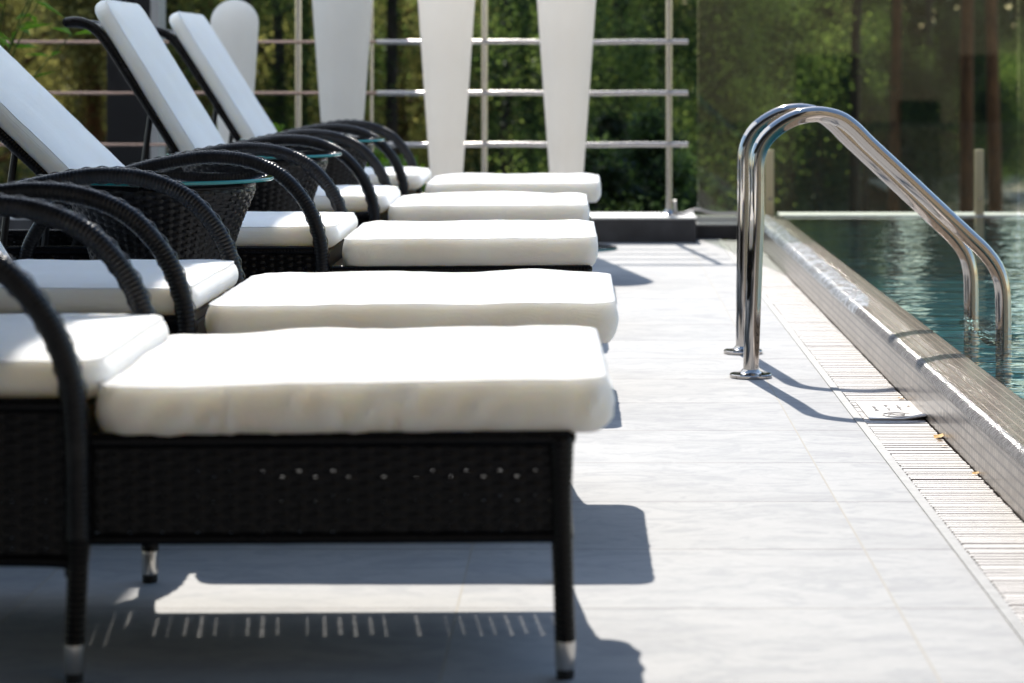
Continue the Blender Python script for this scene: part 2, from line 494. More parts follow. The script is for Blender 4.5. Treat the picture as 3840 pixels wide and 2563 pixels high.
# ------------------------------------------------------------------ mesh helpers
class MB:
    def __init__(self):
        self.v, self.f, self.c = [], [], []

    def add(self, vs, fs, tint=None):
        o = len(self.v)
        self.v.extend([tuple(p) for p in vs])
        self.f.extend([tuple(i + o for i in f) for f in fs])
        if tint is not None:
            self.c.extend([tint] * len(fs))

    def box(self, a, b, bev=0.0, seg=2, mat=None):
        bm = bmesh.new()
        bmesh.ops.create_cube(bm, size=1.0)
        s = [b[i] - a[i] for i in range(3)]
        c = [(b[i] + a[i]) / 2 for i in range(3)]
        for v in bm.verts:
            v.co = Vector((v.co.x * s[0] + c[0], v.co.y * s[1] + c[1], v.co.z * s[2] + c[2]))
        if bev > 0:
            bmesh.ops.bevel(bm, geom=list(bm.edges), offset=bev, segments=seg, affect='EDGES', profile=0.6)
        if mat is not None:
            bm.transform(mat)
        bm.verts.index_update()
        self.add([v.co[:] for v in bm.verts], [[v.index for v in f.verts] for f in bm.faces])
        bm.free()
        return self

    def tube(self, pts, rad, seg=12, cap=True, sx=1.0, side=(0, 1, 0)):
        pts = [Vector(p) for p in pts]
        n = len(pts)
        if not hasattr(rad, '__len__'):
            rad = [rad] * n
        side = Vector(side)
        vs = []
        for i, p in enumerate(pts):
            t = (pts[min(i + 1, n - 1)] - pts[max(i - 1, 0)]).normalized()
            s = side - t * side.dot(t)
            if s.length < 1e-4:
                s = Vector((1, 0, 0)) - t * t.x
            s.normalize()
            u = t.cross(s)
            for k in range(seg):
                a = 2 * math.pi * k / seg
                vs.append(p + s * (math.cos(a) * rad[i] * sx) + u * (math.sin(a) * rad[i]))
        fs = []
        for i in range(n - 1):
            for k in range(seg):
                k2 = (k + 1) % seg
                fs.append((i * seg + k, i * seg + k2, (i + 1) * seg + k2, (i + 1) * seg + k))
        if cap:
            fs.append(tuple(range(seg - 1, -1, -1)))
            fs.append(tuple((n - 1) * seg + k for k in range(seg)))
        self.add(vs, fs)
        return self

    def lathe(self, prof, seg=48, center=(0, 0, 0)):
        vs, fs = [], []
        for r, z in prof:
            for k in range(seg):
                a = 2 * math.pi * k / seg
                vs.append((center[0] + r * math.cos(a), center[1] + r * math.sin(a), center[2] + z))
        for i in range(len(prof) - 1):
            for k in range(seg):
                k2 = (k + 1) % seg
                fs.append((i * seg + k, i * seg + k2, (i + 1) * seg + k2, (i + 1) * seg + k))
        fs.append(tuple(range(seg - 1, -1, -1)))
        fs.append(tuple((len(prof) - 1) * seg + k for k in range(seg)))
        self.add(vs, fs)
        return self

    def build(self, name, mat, parent=None, smooth=True, auto=True, loc=None):
        me = bpy.data.meshes.new(name)
        me.from_pydata(self.v, [], self.f)
        me.update()
        if self.c:
            at = me.attributes.new('tint', 'FLOAT', 'FACE')
            at.data.foreach_set('value', self.c)
        if smooth:
            me.polygons.foreach_set('use_smooth', [True] * len(me.polygons))
            if auto:
                me.set_sharp_from_angle(angle=R(38))
        o = bpy.data.objects.new(name, me)
        COL.objects.link(o)
        if mat is not None:
            me.materials.append(mat)
        if parent is not None:
            o.parent = parent
        if loc is not None:
            o.location = loc
        return o

def tag(o, label=None, cat=None, group=None, kind=None):
    if label: o['label'] = label
    if cat: o['category'] = cat
    if group: o['group'] = group
    if kind: o['kind'] = kind
    return o

def empty(name, loc=(0, 0, 0), rz=0.0):
    o = bpy.data.objects.new(name, None)
    COL.objects.link(o)
    o.empty_display_size = 0.1
    o.location = loc
    o.rotation_euler = (0, 0, rz)
    return o

def copy_tree(o, parent=None):
    c = o.copy()
    COL.objects.link(c)
    if parent is not None:
        c.parent = parent
    for ch in list(o.children):
        copy_tree(ch, c)
    return c

def catmull(pts, n):
    pts = [Vector(p) for p in pts]
    P = [pts[0] * 2 - pts[1]] + pts + [pts[-1] * 2 - pts[-2]]
    dense = []
    for i in range(1, len(P) - 2):
        for k in range(24):
            t = k / 24
            a, b, c, d = P[i - 1], P[i], P[i + 1], P[i + 2]
            dense.append(0.5 * ((2 * b) + (c - a) * t + (2 * a - 5 * b + 4 * c - d) * t * t + (3 * b - a - 3 * c + d) * t ** 3))
    dense.append(pts[-1])
    ls = [0.0]
    for i in range(1, len(dense)):
        ls.append(ls[-1] + (dense[i] - dense[i - 1]).length)
    out, j = [], 0
    for k in range(n):
        s = ls[-1] * k / (n - 1)
        while j < len(ls) - 2 and ls[j + 1] < s:
            j += 1
        seg = ls[j + 1] - ls[j]
        out.append(dense[j].lerp(dense[j + 1], (s - ls[j]) / seg if seg > 0 else 0))
    return out, ls[-1]

# ------------------------------------------------------------------ the setting: terrain, deck, drain, pool
def sheet(name, x0, x1, y0, y1, z, mat, nx=1, ny=1, fz=None):
    mb = MB()
    vs = [(x0 + (x1 - x0) * i / nx, y0 + (y1 - y0) * j / ny, z) for j in range(ny + 1) for i in range(nx + 1)]
    if fz:
        vs = [(x, y, z + fz(x, y)) for x, y, z in vs]
    fs = [(j * (nx + 1) + i, j * (nx + 1) + i + 1, (j + 1) * (nx + 1) + i + 1, (j + 1) * (nx + 1) + i) for j in range(ny) for i in range(nx)]
    mb.add(vs, fs)
    return mb.build(name, mat, auto=False)

def terr(x, y):
    return 0.35 * noise.noise(Vector((x * 0.08, y * 0.08, 0.3))) + max(0.0, (y - 45)) * 0.02
ter = sheet('terrain', -160, 160, -60, 300, -1.7, M['terrain'], 60, 70, terr)
tag(ter, kind='structure')
sp = sheet('sandy_path', 5.2, 10.5, 33, 52, -1.28, M['sand'], 10, 16, lambda x, y: 0.35 * noise.noise(Vector((x * 0.08, y * 0.08, 0.3))) + 0.06 * noise.noise(Vector((x, y, 1))))
tag(sp, kind='structure')

deck = MB().box((-9.0, -14.0, -0.3), (0.645, 12.6, 0.0)).build('deck', M['deck'], smooth=False)
tag(deck, kind='structure')
edg = MB().box((0.645, -14.0, -0.3), (0.665, 12.05, 0.003)).build('edging_strip', M['strip'], smooth=False)
tag(edg, kind='structure')
gut = MB().box((0.665, -7.5, -0.3), (0.8175, 12.05, -0.045)).build('gutter_floor', M['gutter'], smooth=False)
tag(gut, kind='structure')

# raised pool edge: mosaic face, ribbed bullnose, wet coping
pe = empty('pool_edge_wall', (0.8175, 2, 0))
tag(pe, 'low brown mosaic wall holding the pool, wet and overflowing onto the drain grate', 'pool wall')
X0, ZT = 0.8175, 0.107
def loc_box(mb, a, b, o, **k):
    return mb.box([a[i] - o[i] for i in range(3)], [b[i] - o[i] for i in range(3)], **k)
loc_box(MB(), (X0, -7, -0.3), (0.90, 12.05, ZT - 0.003), (X0, 2, 0)).build('mosaic_face', M['mosaic_face'], pe, smooth=False)
# bullnose strips, one rounded tile strip each 22.5 mm along the edge
bn = MB()
y = -1.0
pitch = 0.0225
while y < 12.04:
    vs, fs = [], []
    y1 = y + pitch - 0.0016
    n = 5
    for yy, dip in ((y, 0.0012), (y + 0.003, 0), (y1 - 0.003, 0), (y1, 0.0012)):
        for i in range(n + 1):
            a = math.pi / 2 * i / n
            x = X0 - 0.0015 + 0.024 * (1 - math.cos(a)) + dip * 0.7
            z = ZT - 0.006 + 0.021 * math.sin(a) - dip
            vs.append((x - X0, yy - 2, z))
    for r in range(3):
        for i in range(n):
            fs.append((r * (n + 1) + i, r * (n + 1) + i + 1, (r + 1) * (n + 1) + i + 1, (r + 1) * (n + 1) + i))
    bn.add(vs, fs)
    y += pitch
bull = bn.build('bullnose', M['bullnose'], pe)
cop = MB()
nx_, ny_ = 16, 260
vs, fs = [], []
for j in range(ny_ + 1):
    for i in range(nx_ + 1):
        t = i / nx_
        xx = 0.0225 + t * 0.125
        yy = -7 + 19.05 * j / ny_
        vs.append((xx, yy - 2, ZT + 0.0148 - 0.012 * max(0, t - 0.55)))
for j in range(ny_):
    for i in range(nx_):
        a = j * (nx_ + 1) + i
        fs.append((a, a + 1, a + nx_ + 2, a + nx_ + 1))
o = len(vs)
vs += [(0.1475, -9, ZT), (0.1475, 10.05, ZT), (0.1475, 10.05, -0.2), (0.1475, -9, -0.2)]
fs.append((o, o + 1, o + 2, o + 3))
cop.add(vs, fs)
cop.build('coping', M['mosaic_top'], pe)

WZ = 0.1165
pw = sheet('pool_water', 0.945, 14, -7.0, 12.02, WZ, M['water'])
tag(pw, kind='structure')
pf = MB()
pf.box((0.9655, -7.2, -0.38), (14.2, 12.3, -0.18))
pfo = pf.build('pool_floor', M['mosaic_pool'], smooth=False)
tag(pfo, kind='structure')
fw = MB().box((0.9655, 12.02, -0.18), (14.2, 12.12, 0.112)).build('pool_far_wall', M['pool_slate'], smooth=False)
tag(fw, kind='structure')
ew = MB().box((14.0, -7.2, -0.18), (14.2, 12.02, 0.15)).build('pool_end_wall', M['mosaic_pool'], smooth=False)
tag(ew, kind='structure')
nw = MB().box((0.9655, -7.2, -0.18), (14.0, -7.0, 0.15)).build('pool_near_wall', M['kerb'], smooth=False)
tag(nw, kind='structure')

# water spilling over the far stretch of the edge; its white paints a bright reflection
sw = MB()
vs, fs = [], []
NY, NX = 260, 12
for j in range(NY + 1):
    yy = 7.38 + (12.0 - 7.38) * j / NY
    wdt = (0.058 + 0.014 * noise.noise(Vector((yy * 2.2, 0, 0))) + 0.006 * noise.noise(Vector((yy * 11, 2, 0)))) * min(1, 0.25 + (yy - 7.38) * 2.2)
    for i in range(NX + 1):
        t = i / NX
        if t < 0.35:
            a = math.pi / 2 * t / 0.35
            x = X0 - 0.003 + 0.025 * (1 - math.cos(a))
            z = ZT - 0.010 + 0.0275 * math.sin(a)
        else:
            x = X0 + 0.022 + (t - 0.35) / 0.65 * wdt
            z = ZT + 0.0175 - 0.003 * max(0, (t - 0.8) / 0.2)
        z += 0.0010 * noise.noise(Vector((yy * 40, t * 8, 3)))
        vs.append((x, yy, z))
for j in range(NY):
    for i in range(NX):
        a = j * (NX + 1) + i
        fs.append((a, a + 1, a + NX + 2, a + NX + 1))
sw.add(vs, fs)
swo = sw.build('spill_sheen', M['edge_sheen'])
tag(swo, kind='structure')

# ------------------------------------------------------------------ drain grate sections
def grate(y0, y1, tilt=0.0, seed=0):
    rr = random.Random(seed)
    root = empty('drain_grate', (0.741, (y0 + y1) / 2, 0), tilt)
    tag(root, 'white slatted grate section in the drain along the foot of the mosaic wall', 'drain grate', 'white drain grate sections along the pool')
    mb = MB()
    n = int(round((y1 - y0 - 0.004) / 0.0222))
    p = (y1 - y0 - 0.004) / n
    for k in range(n):
        yc = y0 + 0.002 + p * (k + 0.5) - (y0 + y1) / 2
        a = rr.gauss(0, 0.005)
        mt = Matrix.Translation((rr.uniform(-0.0015, 0.0015), yc + rr.gauss(0, 0.0006), rr.uniform(-0.0005, 0.0005))) @ Matrix.Rotation(a, 4, 'Z')
        mb.box((-0.0735, -0.0074, -0.022), (0.0735, 0.0074, 0.0015), 0.0008, 1, mt)
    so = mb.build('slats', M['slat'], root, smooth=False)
    so.data.materials.append(M['slat_shade'])              # shade of the gaps painted on the standing faces of the slats
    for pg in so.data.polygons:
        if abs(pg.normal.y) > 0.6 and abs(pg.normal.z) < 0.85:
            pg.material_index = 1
    s = MB()
    for x in (-0.05, 0.05):
        s.box((x - 0.004, y0 - (y0 + y1) / 2 + 0.004, -0.032), (x + 0.004, y1 - (y0 + y1) / 2 - 0.004, -0.0225))
    s.build('carrier_bar', M['slat'], root, smooth=False)
    return root
cuts = [1.2, 2.05, 2.93, 3.82, 4.205, 4.99, 5.42, 6.32, 6.66, 7.4, 8.05, 8.7, 9.4, 10.1, 10.9, 11.95]
for i in range(len(cuts) - 1):
    gap = 0.004 if i % 2 else 0.0015
    grate(cuts[i] + gap, cuts[i + 1], rng.uniform(-0.006, 0.006), i)

pl = empty('cover_plate', (0.748, 5.985, 0.006))
tag(pl, 'white cover plate with a faint round print lying on the drain grate', 'cover plate')
vs, fs = [], []
for j in range(9):
    for i in range(13):
        u, v = i / 12, j / 8
        lift = 0.009 * max(0, u - 0.6) / 0.4 * max(0, 0.35 - v) / 0.35
        vs.append((-0.068 + 0.140 * u, -0.155 + 0.31 * v, lift))
nv = len(vs)
vs += [(x, y, z - 0.003) for x, y, z in vs[:nv]]
for j in range(8):
    for i in range(12):
        a = j * 13 + i
        fs.append((a, a + 1, a + 14, a + 13))
        fs.append((nv + a + 13, nv + a + 14, nv + a + 1, nv + a))
rim = [i for i in range(13)] + [j * 13 + 12 for j in range(1, 9)] + [8 * 13 + i for i in range(11, -1, -1)] + [j * 13 for j in range(7, 0, -1)]
for a, b in zip(rim, rim[1:] + rim[:1]):
    fs.append((b, a, nv + a, nv + b))
pm = MB(); pm.add(vs, fs)
pm.build('plate', M['slat'], pl)
# faded print: a ring with a swimmer-like zigzag, and pale rows of unreadable marks
mk = MB()
ring = [(0.006 + 0.036 * math.cos(a), -0.100 + 0.036 * math.sin(a), 0.0016) for a in [2 * math.pi * k / 40 for k in range(41)]]
mk.tube(ring, 0.0016, 4, False, side=(0, 0, 1))
mk.tube([(-0.018, -0.108, 0.0016), (-0.008, -0.088, 0.0016), (0.004, -0.104, 0.0016), (0.026, -0.090, 0.0016)], 0.0013, 4, side=(0, 0, 1))
mk.tube([(-0.004, -0.092, 0.0016), (0.022, -0.112, 0.0016)], 0.0013, 4, side=(0, 0, 1))
for x in (-0.035, -0.003, 0.026):
    for k in range(9):
        yy = -0.03 + k * 0.013
        if rng.random() < 0.8:
            ln = rng.uniform(0.004, 0.011)
            mk.tube([(x - ln / 2, yy, 0.0010), (x + ln / 2, yy + rng.uniform(-.003, .003), 0.0010)], 0.0011, 4, side=(0, 0, 1))
mk.build('printed_mark', M['plate_mark'], pl, auto=False)

# ------------------------------------------------------------------ woven rattan helpers
def weave(mb, u_len, v_len, fn, stake=0.0237, strand=0.0083, amp=0.0019, gap=0.0, spp=6, close_u=False):
    wr = random.Random(int(u_len * 1000) + int(v_len * 777))
    """horizontal strands over and under vertical stakes; fn(u, v, off) -> xyz"""
    nst = max(1, int(round(v_len / strand)))
    sv = v_len / nst
    nk = max(1, int(round(u_len / stake)))
    st = u_len / nk
    for s in range(nst):
        vc = (s + 0.5) * sv
        hw = sv / 2 - gap / 2 + (wr.uniform(-0.0003, 0.0007) if not close_u else 0)
        vc += wr.gauss(0, 0.00035)
        vs, fs = [], []
        nu = nk * spp
        for i in range(nu + 1):
            u = u_len * i / nu
            ph = math.pi * u / st + math.pi * s
            w = math.sin(ph)
            off = amp * math.copysign(abs(w) ** 0.6, w)
            vs += [fn(u, vc + hw, off), fn(u, vc, off + 0.0011), fn(u, vc - hw, off), fn(u, vc, off - 0.0009)]
        for i in range(nu):
            for k in range(4):
                k2 = (k + 1) % 4
                fs.append((i * 4 + k, i * 4 + k2, i * 4 + 4 + k2, i * 4 + 4 + k))
        mb.add(vs, fs)
    hw = stake * 0.45
    for k in range(nk + (0 if close_u else 1)):
        u = k * st + wr.gauss(0, 0.0011)
        hw = stake * wr.uniform(0.36, 0.51)
        vs, fs = [], []
        nv = max(2, nst // 2)
        for j in range(nv + 1):
            v = v_len * j / nv
            u0, u1 = (u - hw, u + hw) if close_u else (max(0, u - hw), min(u_len, u + hw))
            vs += [fn(u0, v, 0.0004), fn(u1, v, 0.0004), fn(u1, v, -0.0006), fn(u0, v, -0.0006)]
        for j in range(nv):
            for q in range(4):
                q2 = (q + 1) % 4
                fs.append((j * 4 + q, j * 4 + q2, j * 4 + 4 + q2, j * 4 + 4 + q))
        mb.add(vs, fs)

def wrapped_tube(mb, ctrl, rad, pitch=0.0082, seg=14, side=(0, 1, 0), sx=1.0, strand=True, r0=None):
    n0 = 200
    _, L = catmull(ctrl, 40)
    nw = int(L / pitch)
    prof = ((0.0, 0.945), (0.14, 0.99), (0.5, 1.012), (0.86, 0.99))
    pts, _ = catmull(ctrl, nw * 4 + 1)
    fr = [prof[i % 4][1] for i in range(nw * 4 + 1)]
    rr = []
    for i, f in enumerate(fr):
        t = i / (nw * 4)
        base = rad if r0 is None else r0 + (rad - r0) * min(1, t * 4)
        j = 1 + 0.014 * math.sin((i // 4) * 12.9898)
        rr.append(base * f * j)
    mb.tube(pts, rr, seg, True, sx, side)
    if strand:
        # flat strands woven lengthwise along the top, over two wraps and under two
        for ang, hw in ((R(78), 0.0042), (R(-74), 0.0036)):
            vs, fs = [], []
            sd = Vector(side)
            n = len(pts)
            for i in range(0, n):
                t = (pts[min(i + 1, n - 1)] - pts[max(i - 1, 0)]).normalized()
                s = (sd - t * sd.dot(t)).normalized()
                u = t.cross(s)
                w = math.sin(2 * math.pi * i / 16.0)
                off = rad * 1.02 + 0.0016 * w
                for da in (-1, 1):
                    a = ang + da * hw / rad
                    vs.append(pts[i] + s * (math.cos(a) * off * sx) + u * (math.sin(a) * off))
                a = ang
                vs.append(pts[i] + s * (math.cos(a) * (off + 0.0012) * sx) + u * (math.sin(a) * (off + 0.0012)))
            for i in range(n - 1):
                fs.append((i * 3, i * 3 + 2, i * 3 + 5, i * 3 + 3))
                fs.append((i * 3 + 2, i * 3 + 1, i * 3 + 4, i * 3 + 5))
            mb.add(vs, fs)

# ------------------------------------------------------------------ cushions
def cushion(L, W, T, crown=0.012, bulge=0.008, seed=0, fold=0.0, cr=0.045, wob=0.003):
    """box cushion with rounded corners, a seam, soft crown and creased sides; base at z = 0, centred in x and y"""
    nx, ny = max(8, int(L / 0.012)), max(8, int(W / 0.014))
    zt = T * 0.93
    def N(x, y, z):
        return noise.noise(Vector((x + seed * 7.1, y + seed * 3.3, z)))
    def rnd(x, y):
        qx = max(abs(x) - (L / 2 - cr), 0) / cr
        qy = max(abs(y) - (W / 2 - cr), 0) / cr
        if qx > 0 and qy > 0:
            l = math.hypot(qx, qy)
            m = max(qx, qy) / l
            x = math.copysign(L / 2 - cr + qx * m * cr, x)
            y = math.copysign(W / 2 - cr + qy * m * cr, y)
        return x, y
    idx = lambda i, j: j * (nx + 1) + i
    top, ts = [], []
    for j in range(ny + 1):
        for i in range(nx + 1):
            x, y = rnd(-L / 2 + L * i / nx, -W / 2 + W * j / ny)
            d = min(L / 2 - abs(-L / 2 + L * i / nx), W / 2 - abs(-W / 2 + W * j / ny))
            e = 1 - math.exp(-d / 0.03)
            z = zt + (T - zt) * e + crown * (1 - math.exp(-d / 0.10))
            z += wob * N(x * 6, y * 6, 1.0) * (0.5 + e) + 0.0012 * N(x * 25, y * 25, 4.0)
            top.append((x, y, z))
    ring = [idx(i, 0) for i in range(nx)] + [idx(nx, j) for j in range(ny)] + [idx(i, ny) for i in range(nx, 0, -1)] + [idx(0, j) for j in range(ny, 0, -1)]
    vs = list(top)
    fs = [(idx(i, j), idx(i + 1, j), idx(i + 1, j + 1), idx(i, j + 1)) for j in range(ny) for i in range(nx)]
    nr = len(ring)
    prev = ring
    K = 8
    per = 0.0
    pars = []
    for q in range(nr):
        a, b = Vector(top[ring[q]]), Vector(top[ring[(q + 1) % nr]])
        pars.append(per)
        per += (b - a).length
    nrm = []
    for q in range(nr):
        a, b = Vector(top[ring[q - 1]]), Vector(top[ring[(q + 1) % nr]])
        t = (b - a); t.z = 0
        nrm.append(Vector((t.y, -t.x, 0)).normalized())
    for k in range(1, K + 1):
        t = k / K
        cur = []
        for q in range(nr):
            b = Vector(top[ring[q]])
            ba = math.sin(math.pi * min(1, t * 1.0)) ** 0.7 if t < 1 else 0
            s = pars[q]
            fo = 0.0
            if fold:
                am = max(0.0, 0.55 + 0.9 * N(s * 2.2, 5, 2))
                fo = fold * am * (N(s * 34 + 1.5 * t, 8 + t * 1.2, 6) + 0.5 * N(s * 70, 2 + t, 9))
            inw = -0.010 * (t ** 6)
            v = b + nrm[q] * (bulge * ba + inw + fo * ba)
            cur.append(len(vs))
            vs.append((v.x, v.y, b.z * (1 - t) + 0.002 * N(s * 9, 1, 7) * t))
        for q in range(nr):
            q2 = (q + 1) % nr
            fs.append((prev[q], cur[q], cur[q2], prev[q2]))
        prev = cur
    c = len(vs)
    vs.append((0, 0, 0.004))
    for q in range(nr):
        fs.append((prev[q], c, prev[(q + 1) % nr]))
    mb = MB()
    mb.add(vs, fs)
    pts = [Vector(top[r]) + nrm[q] * 0.0012 for q, r in enumerate(ring)]
    pts.append(pts[0])
    pp = MB()
    pp.tube(pts, 0.0017, 6, False, side=(0, 0, 1))
    return mb, pp

# ------------------------------------------------------------------ sun lounger (x towards the foot end, base of the foot end at the origin)
XJ = -0.69
ARM = [(-0.69, 0.20), (-0.692, 0.34), (-0.703, 0.43), (-0.738, 0.51), (-0.80, 0.577), (-0.88, 0.613), (-0.97, 0.624), (-1.06, 0.615),
       (-1.17, 0.59), (-1.28, 0.55), (-1.38, 0.49), (-1.44, 0.40), (-1.46, 0.30), (-1.46, 0.19)]
PIV = (-1.20, 0.37)
CL = 'sun lounger'
GL = 'row of black rattan sun loungers with white cushions'
HW = 0.317

def lounger_body():
    root = empty('sun_lounger')
    # foot section side panels, seat section side panels
    for s in (-1, 1):
        mb = MB()
        weave(mb, 0.655, 0.135, lambda u, v, o, s=s: (-0.68 + u, s * (HW + o), 0.197 + v))
        mb.build('foot_side_panel', M['rattan'], root)
        mb = MB()
        weave(mb, 1.06, 0.215, lambda u, v, o, s=s: (-1.76 + u, s * (HW + 0.008 + o), 0.168 + v))
        mb.build('seat_side_panel', M['rattan'], root)
    mb = MB()
    weave(mb, 2 * HW - 0.02, 0.135, lambda u, v, o: (-0.012 + o, -HW + 0.01 + u, 0.197 + v))
    mb.build('foot_end_panel', M['rattan'], root)
    # wrapped rails
    fr = MB()
    for s in (-1, 1):
        wrapped_tube(fr, [(-0.69, s * HW, 0.333), (-0.35, s * HW, 0.334), (-0.01, s * HW, 0.335)], 0.0115, 0.0085, 10, strand=False)
        wrapped_tube(fr, [(-0.69, s * HW, 0.196), (-0.35, s * HW, 0.1965), (-0.01, s * HW, 0.197)], 0.0085, 0.0085, 10, strand=False)
        wrapped_tube(fr, [(-1.77, s * (HW + .008), 0.384), (-1.2, s * (HW + .008), 0.385), (-0.70, s * (HW + .008), 0.384)], 0.0115, 0.0085, 10, strand=False)
        wrapped_tube(fr, [(-1.77, s * (HW + .008), 0.166), (-1.2, s * (HW + .008), 0.166), (-0.74, s * (HW + .008), 0.168), (-0.70, s * (HW + .008), 0.15)], 0.009, 0.0085, 10, strand=False)
    wrapped_tube(fr, [(-0.012, -HW, 0.334), (-0.012, 0, 0.334), (-0.012, HW, 0.334)], 0.0115, 0.0085, 10, side=(1, 0, 0), strand=False)
    wrapped_tube(fr, [(-0.012, -HW, 0.197), (-0.012, 0, 0.197), (-0.012, HW, 0.197)], 0.0085, 0.0085, 10, side=(1, 0, 0), strand=False)
    wrapped_tube(fr, [(-1.77, -HW, 0.384), (-1.77, 0, 0.384), (-1.77, HW, 0.384)], 0.0115, 0.0085, 10, side=(1, 0, 0), strand=False)
    fr.build('frame', M['rattan'], root)
    dk = MB()
    dk.box((-0.685, -HW + 0.012, 0.316), (-0.022, HW - 0.012, 0.330))
    dk.box((-1.19, -HW + 0.004, 0.366), (-0.705, HW - 0.004, 0.380))
    dk.box((-0.7045, -HW + 0.01, 0.20), (-0.6945, HW - 0.01, 0.365))
    dk.build('sling_deck', M['dark'], root, smooth=False)
    # legs
    for x, zt, flare in ((-0.022, 0.335, 0.006), (XJ, 0.20, -0.006), (-1.74, 0.38, -0.01)):
        for s in (-1, 1):
            yy = s * (HW + (0.008 if x < -0.5 else 0))
            mb = MB()
            wrapped_tube(mb, [(x, yy, zt), (x + flare * 0.3, yy, 0.20 if zt > .25 else .15), (x + flare, yy + s * 0.002, 0.052)], 0.0150, 0.0085, 12,
                         side=(1, 0, 0), strand=False, r0=0.0185)
            lg = mb.build('leg', M['rattan'], root)
            xf, yf = x + flare, yy + s * 0.002
            MB().lathe([(0.0137, 0.014), (0.0142, 0.018), (0.0148, 0.050), (0.0142, 0.054)], 20, (xf, yf, 0)).build('foot_cap', M['steel_cap'], lg)
            MB().lathe([(0.0118, 0.0), (0.0128, 0.003), (0.0128, 0.0145)], 16, (xf, yf, 0)).build('rubber_foot', M['rubber'], lg)
    # arms
    for s in (-1, 1):
        mb = MB()
        wrapped_tube(mb, [(x, s * (HW + 0.016), z) for x, z in ARM], 0.0178, 0.0082, 14, sx=0.95)
        mb.build('armrest', M['rattan_arm'], root)
    return root

def back_point(s, n, th):
    return (PIV[0] - s * math.cos(th) + n * math.sin(th), PIV[1] + s * math.sin(th) + n * math.cos(th))

def lounger_back(root, th):
    """reclining back: rails curling over at the top, woven panel, struts"""
    RAIL = [(-0.02, 0.0), (0.15, 0.004), (0.35, 0.004), (0.55, 0.0), (0.66, -0.003), (0.725, -0.016), (0.765, -0.045), (0.785, -0.082)]
    fr = MB()
    for s in (-1, 1):
        pts = []
        for a, b in RAIL:
            x, z = back_point(a, b, th)
            pts.append((x, s * 0.308, z))
        wrapped_tube(fr, pts, 0.0165, 0.0085, 12, strand=False)
    xt, zt = back_point(0.783, -0.078, th)
    wrapped_tube(fr, [(xt, -0.308, zt), (xt, 0, zt), (xt, 0.308, zt)], 0.0155, 0.0085, 12, side=(1, 0, 0), strand=False)
    bf = fr.build('back_frame', M['rattan'], root)
    pts, L = catmull([(a, b, 0) for a, b in RAIL], 60)
    def fn(u, v, o):
        t = min(max(v / L, 0), 1) * 59
        i = min(int(t), 58)
        p = pts[i].lerp(pts[i + 1], t - i)
        x, z = back_point(p.x, p.y + o + 0.002, th)
        return (x, -0.301 + u, z)
    mb = MB()
    weave(mb, 0.602, L, fn, stake=0.0238, strand=0.012, spp=4)
    mb.build('back_panel', M['rattan'], root)
    st = MB()
    for s in (-1, 1):
        x0, z0 = back_point(0.40, -0.012, th)
        st.tube([(x0, s * 0.25, z0), (x0 - 0.02, s * 0.255, z0 - 0.15), (min(-1.5, x0 - 0.05), s * 0.26, 0.20)], 0.0095, 8)
    x0, z0 = back_point(0.40, -0.012, th)
    st.tube([(x0, -0.27, z0), (x0, 0.27, z0)], 0.009, 8, side=(1, 0, 0))
    st.build('support_strut', M['dark'], root)

body0 = lounger_body()
def cush_obj(name, root, L, W, T, at, rot=None, **k):
    mb, pp = cushion(L, W, T, **k)
    o = mb.build(name, M['cushion'], root)
    o.location = at
    if rot is not None:
        o.rotation_euler = rot
    pp.build('piping', M['cushion'], o)
    return o

#        X0      Yc    yaw    back   foot cushion x range   seat front  fold  label
LOUNGERS = [
    (-0.022, 3.690, 1.2, 58.3, (-0.692, 0.026), -0.690, 0.017, 'nearest black rattan lounger, wide white foot cushion with creased side'),
    (-0.048, 4.800, 0.3, 58.3, (-0.710, 0.054), -0.742, 0.0015, 'second black rattan lounger, just behind the nearest one, before the first glass table'),
    (0.010, 6.530, 0.5, 44.2, (-0.634, 0.024), -0.655, 0.0010, 'black rattan lounger with the lowest leaning backrest, behind the first glass table'),
    (0.015, 8.020, 0.5, 58.5, (-0.640, 0.002), -0.650, 0.0010, 'fourth black rattan lounger, tall white backrest cushion reaching the top of the photo'),
    (-0.003, 9.530, 0.0, 58.0, (-0.620, 0.050), -0.645, 0.0010, 'farthest black rattan lounger, its backrest beside the round-topped white lamp'),
]
for i, (x0, yc, yaw, th, (fa, fb), sf, fold, label) in enumerate(LOUNGERS):
    root = body0 if i == 0 else copy_tree(body0)
    LOUNGERS[i] = LOUNGERS[i] + (root,)
for i, (x0, yc, yaw, th, (fa, fb), sf, fold, label, root) in enumerate(LOUNGERS):
    root.location = (x0, yc, 0)
    root.rotation_euler = (0, 0, R(yaw))
    tag(root, label, CL, GL)
    th = R(th)
    lounger_back(root, th)
    fa, fb, sf = fa - x0, fb - x0, sf - x0
    cush_obj('foot_cushion', root, fb - fa - 0.012, 0.650, 0.083, ((fa + fb) / 2, 0, 0.337), (0, R(-0.4 if i else -0.9), 0), crown=0.011, bulge=0.007, seed=i + 1, fold=max(fold, 0.006), wob=0.0055, cr=0.034)
    cush_obj('seat_cushion', root, sf + 1.175, 0.625, 0.060, ((sf - 1.175) / 2, 0, 0.388), None, crown=0.008, bulge=0.012, seed=i + 11, fold=0.001)
    x, z = back_point(0.375, 0.014, th)
    cush_obj('back_cushion', root, 0.815, 0.655, 0.052, (x, 0, z), (0, th, 0), crown=0.012, bulge=0.006, seed=i + 21, fold=0.0008, cr=0.05)

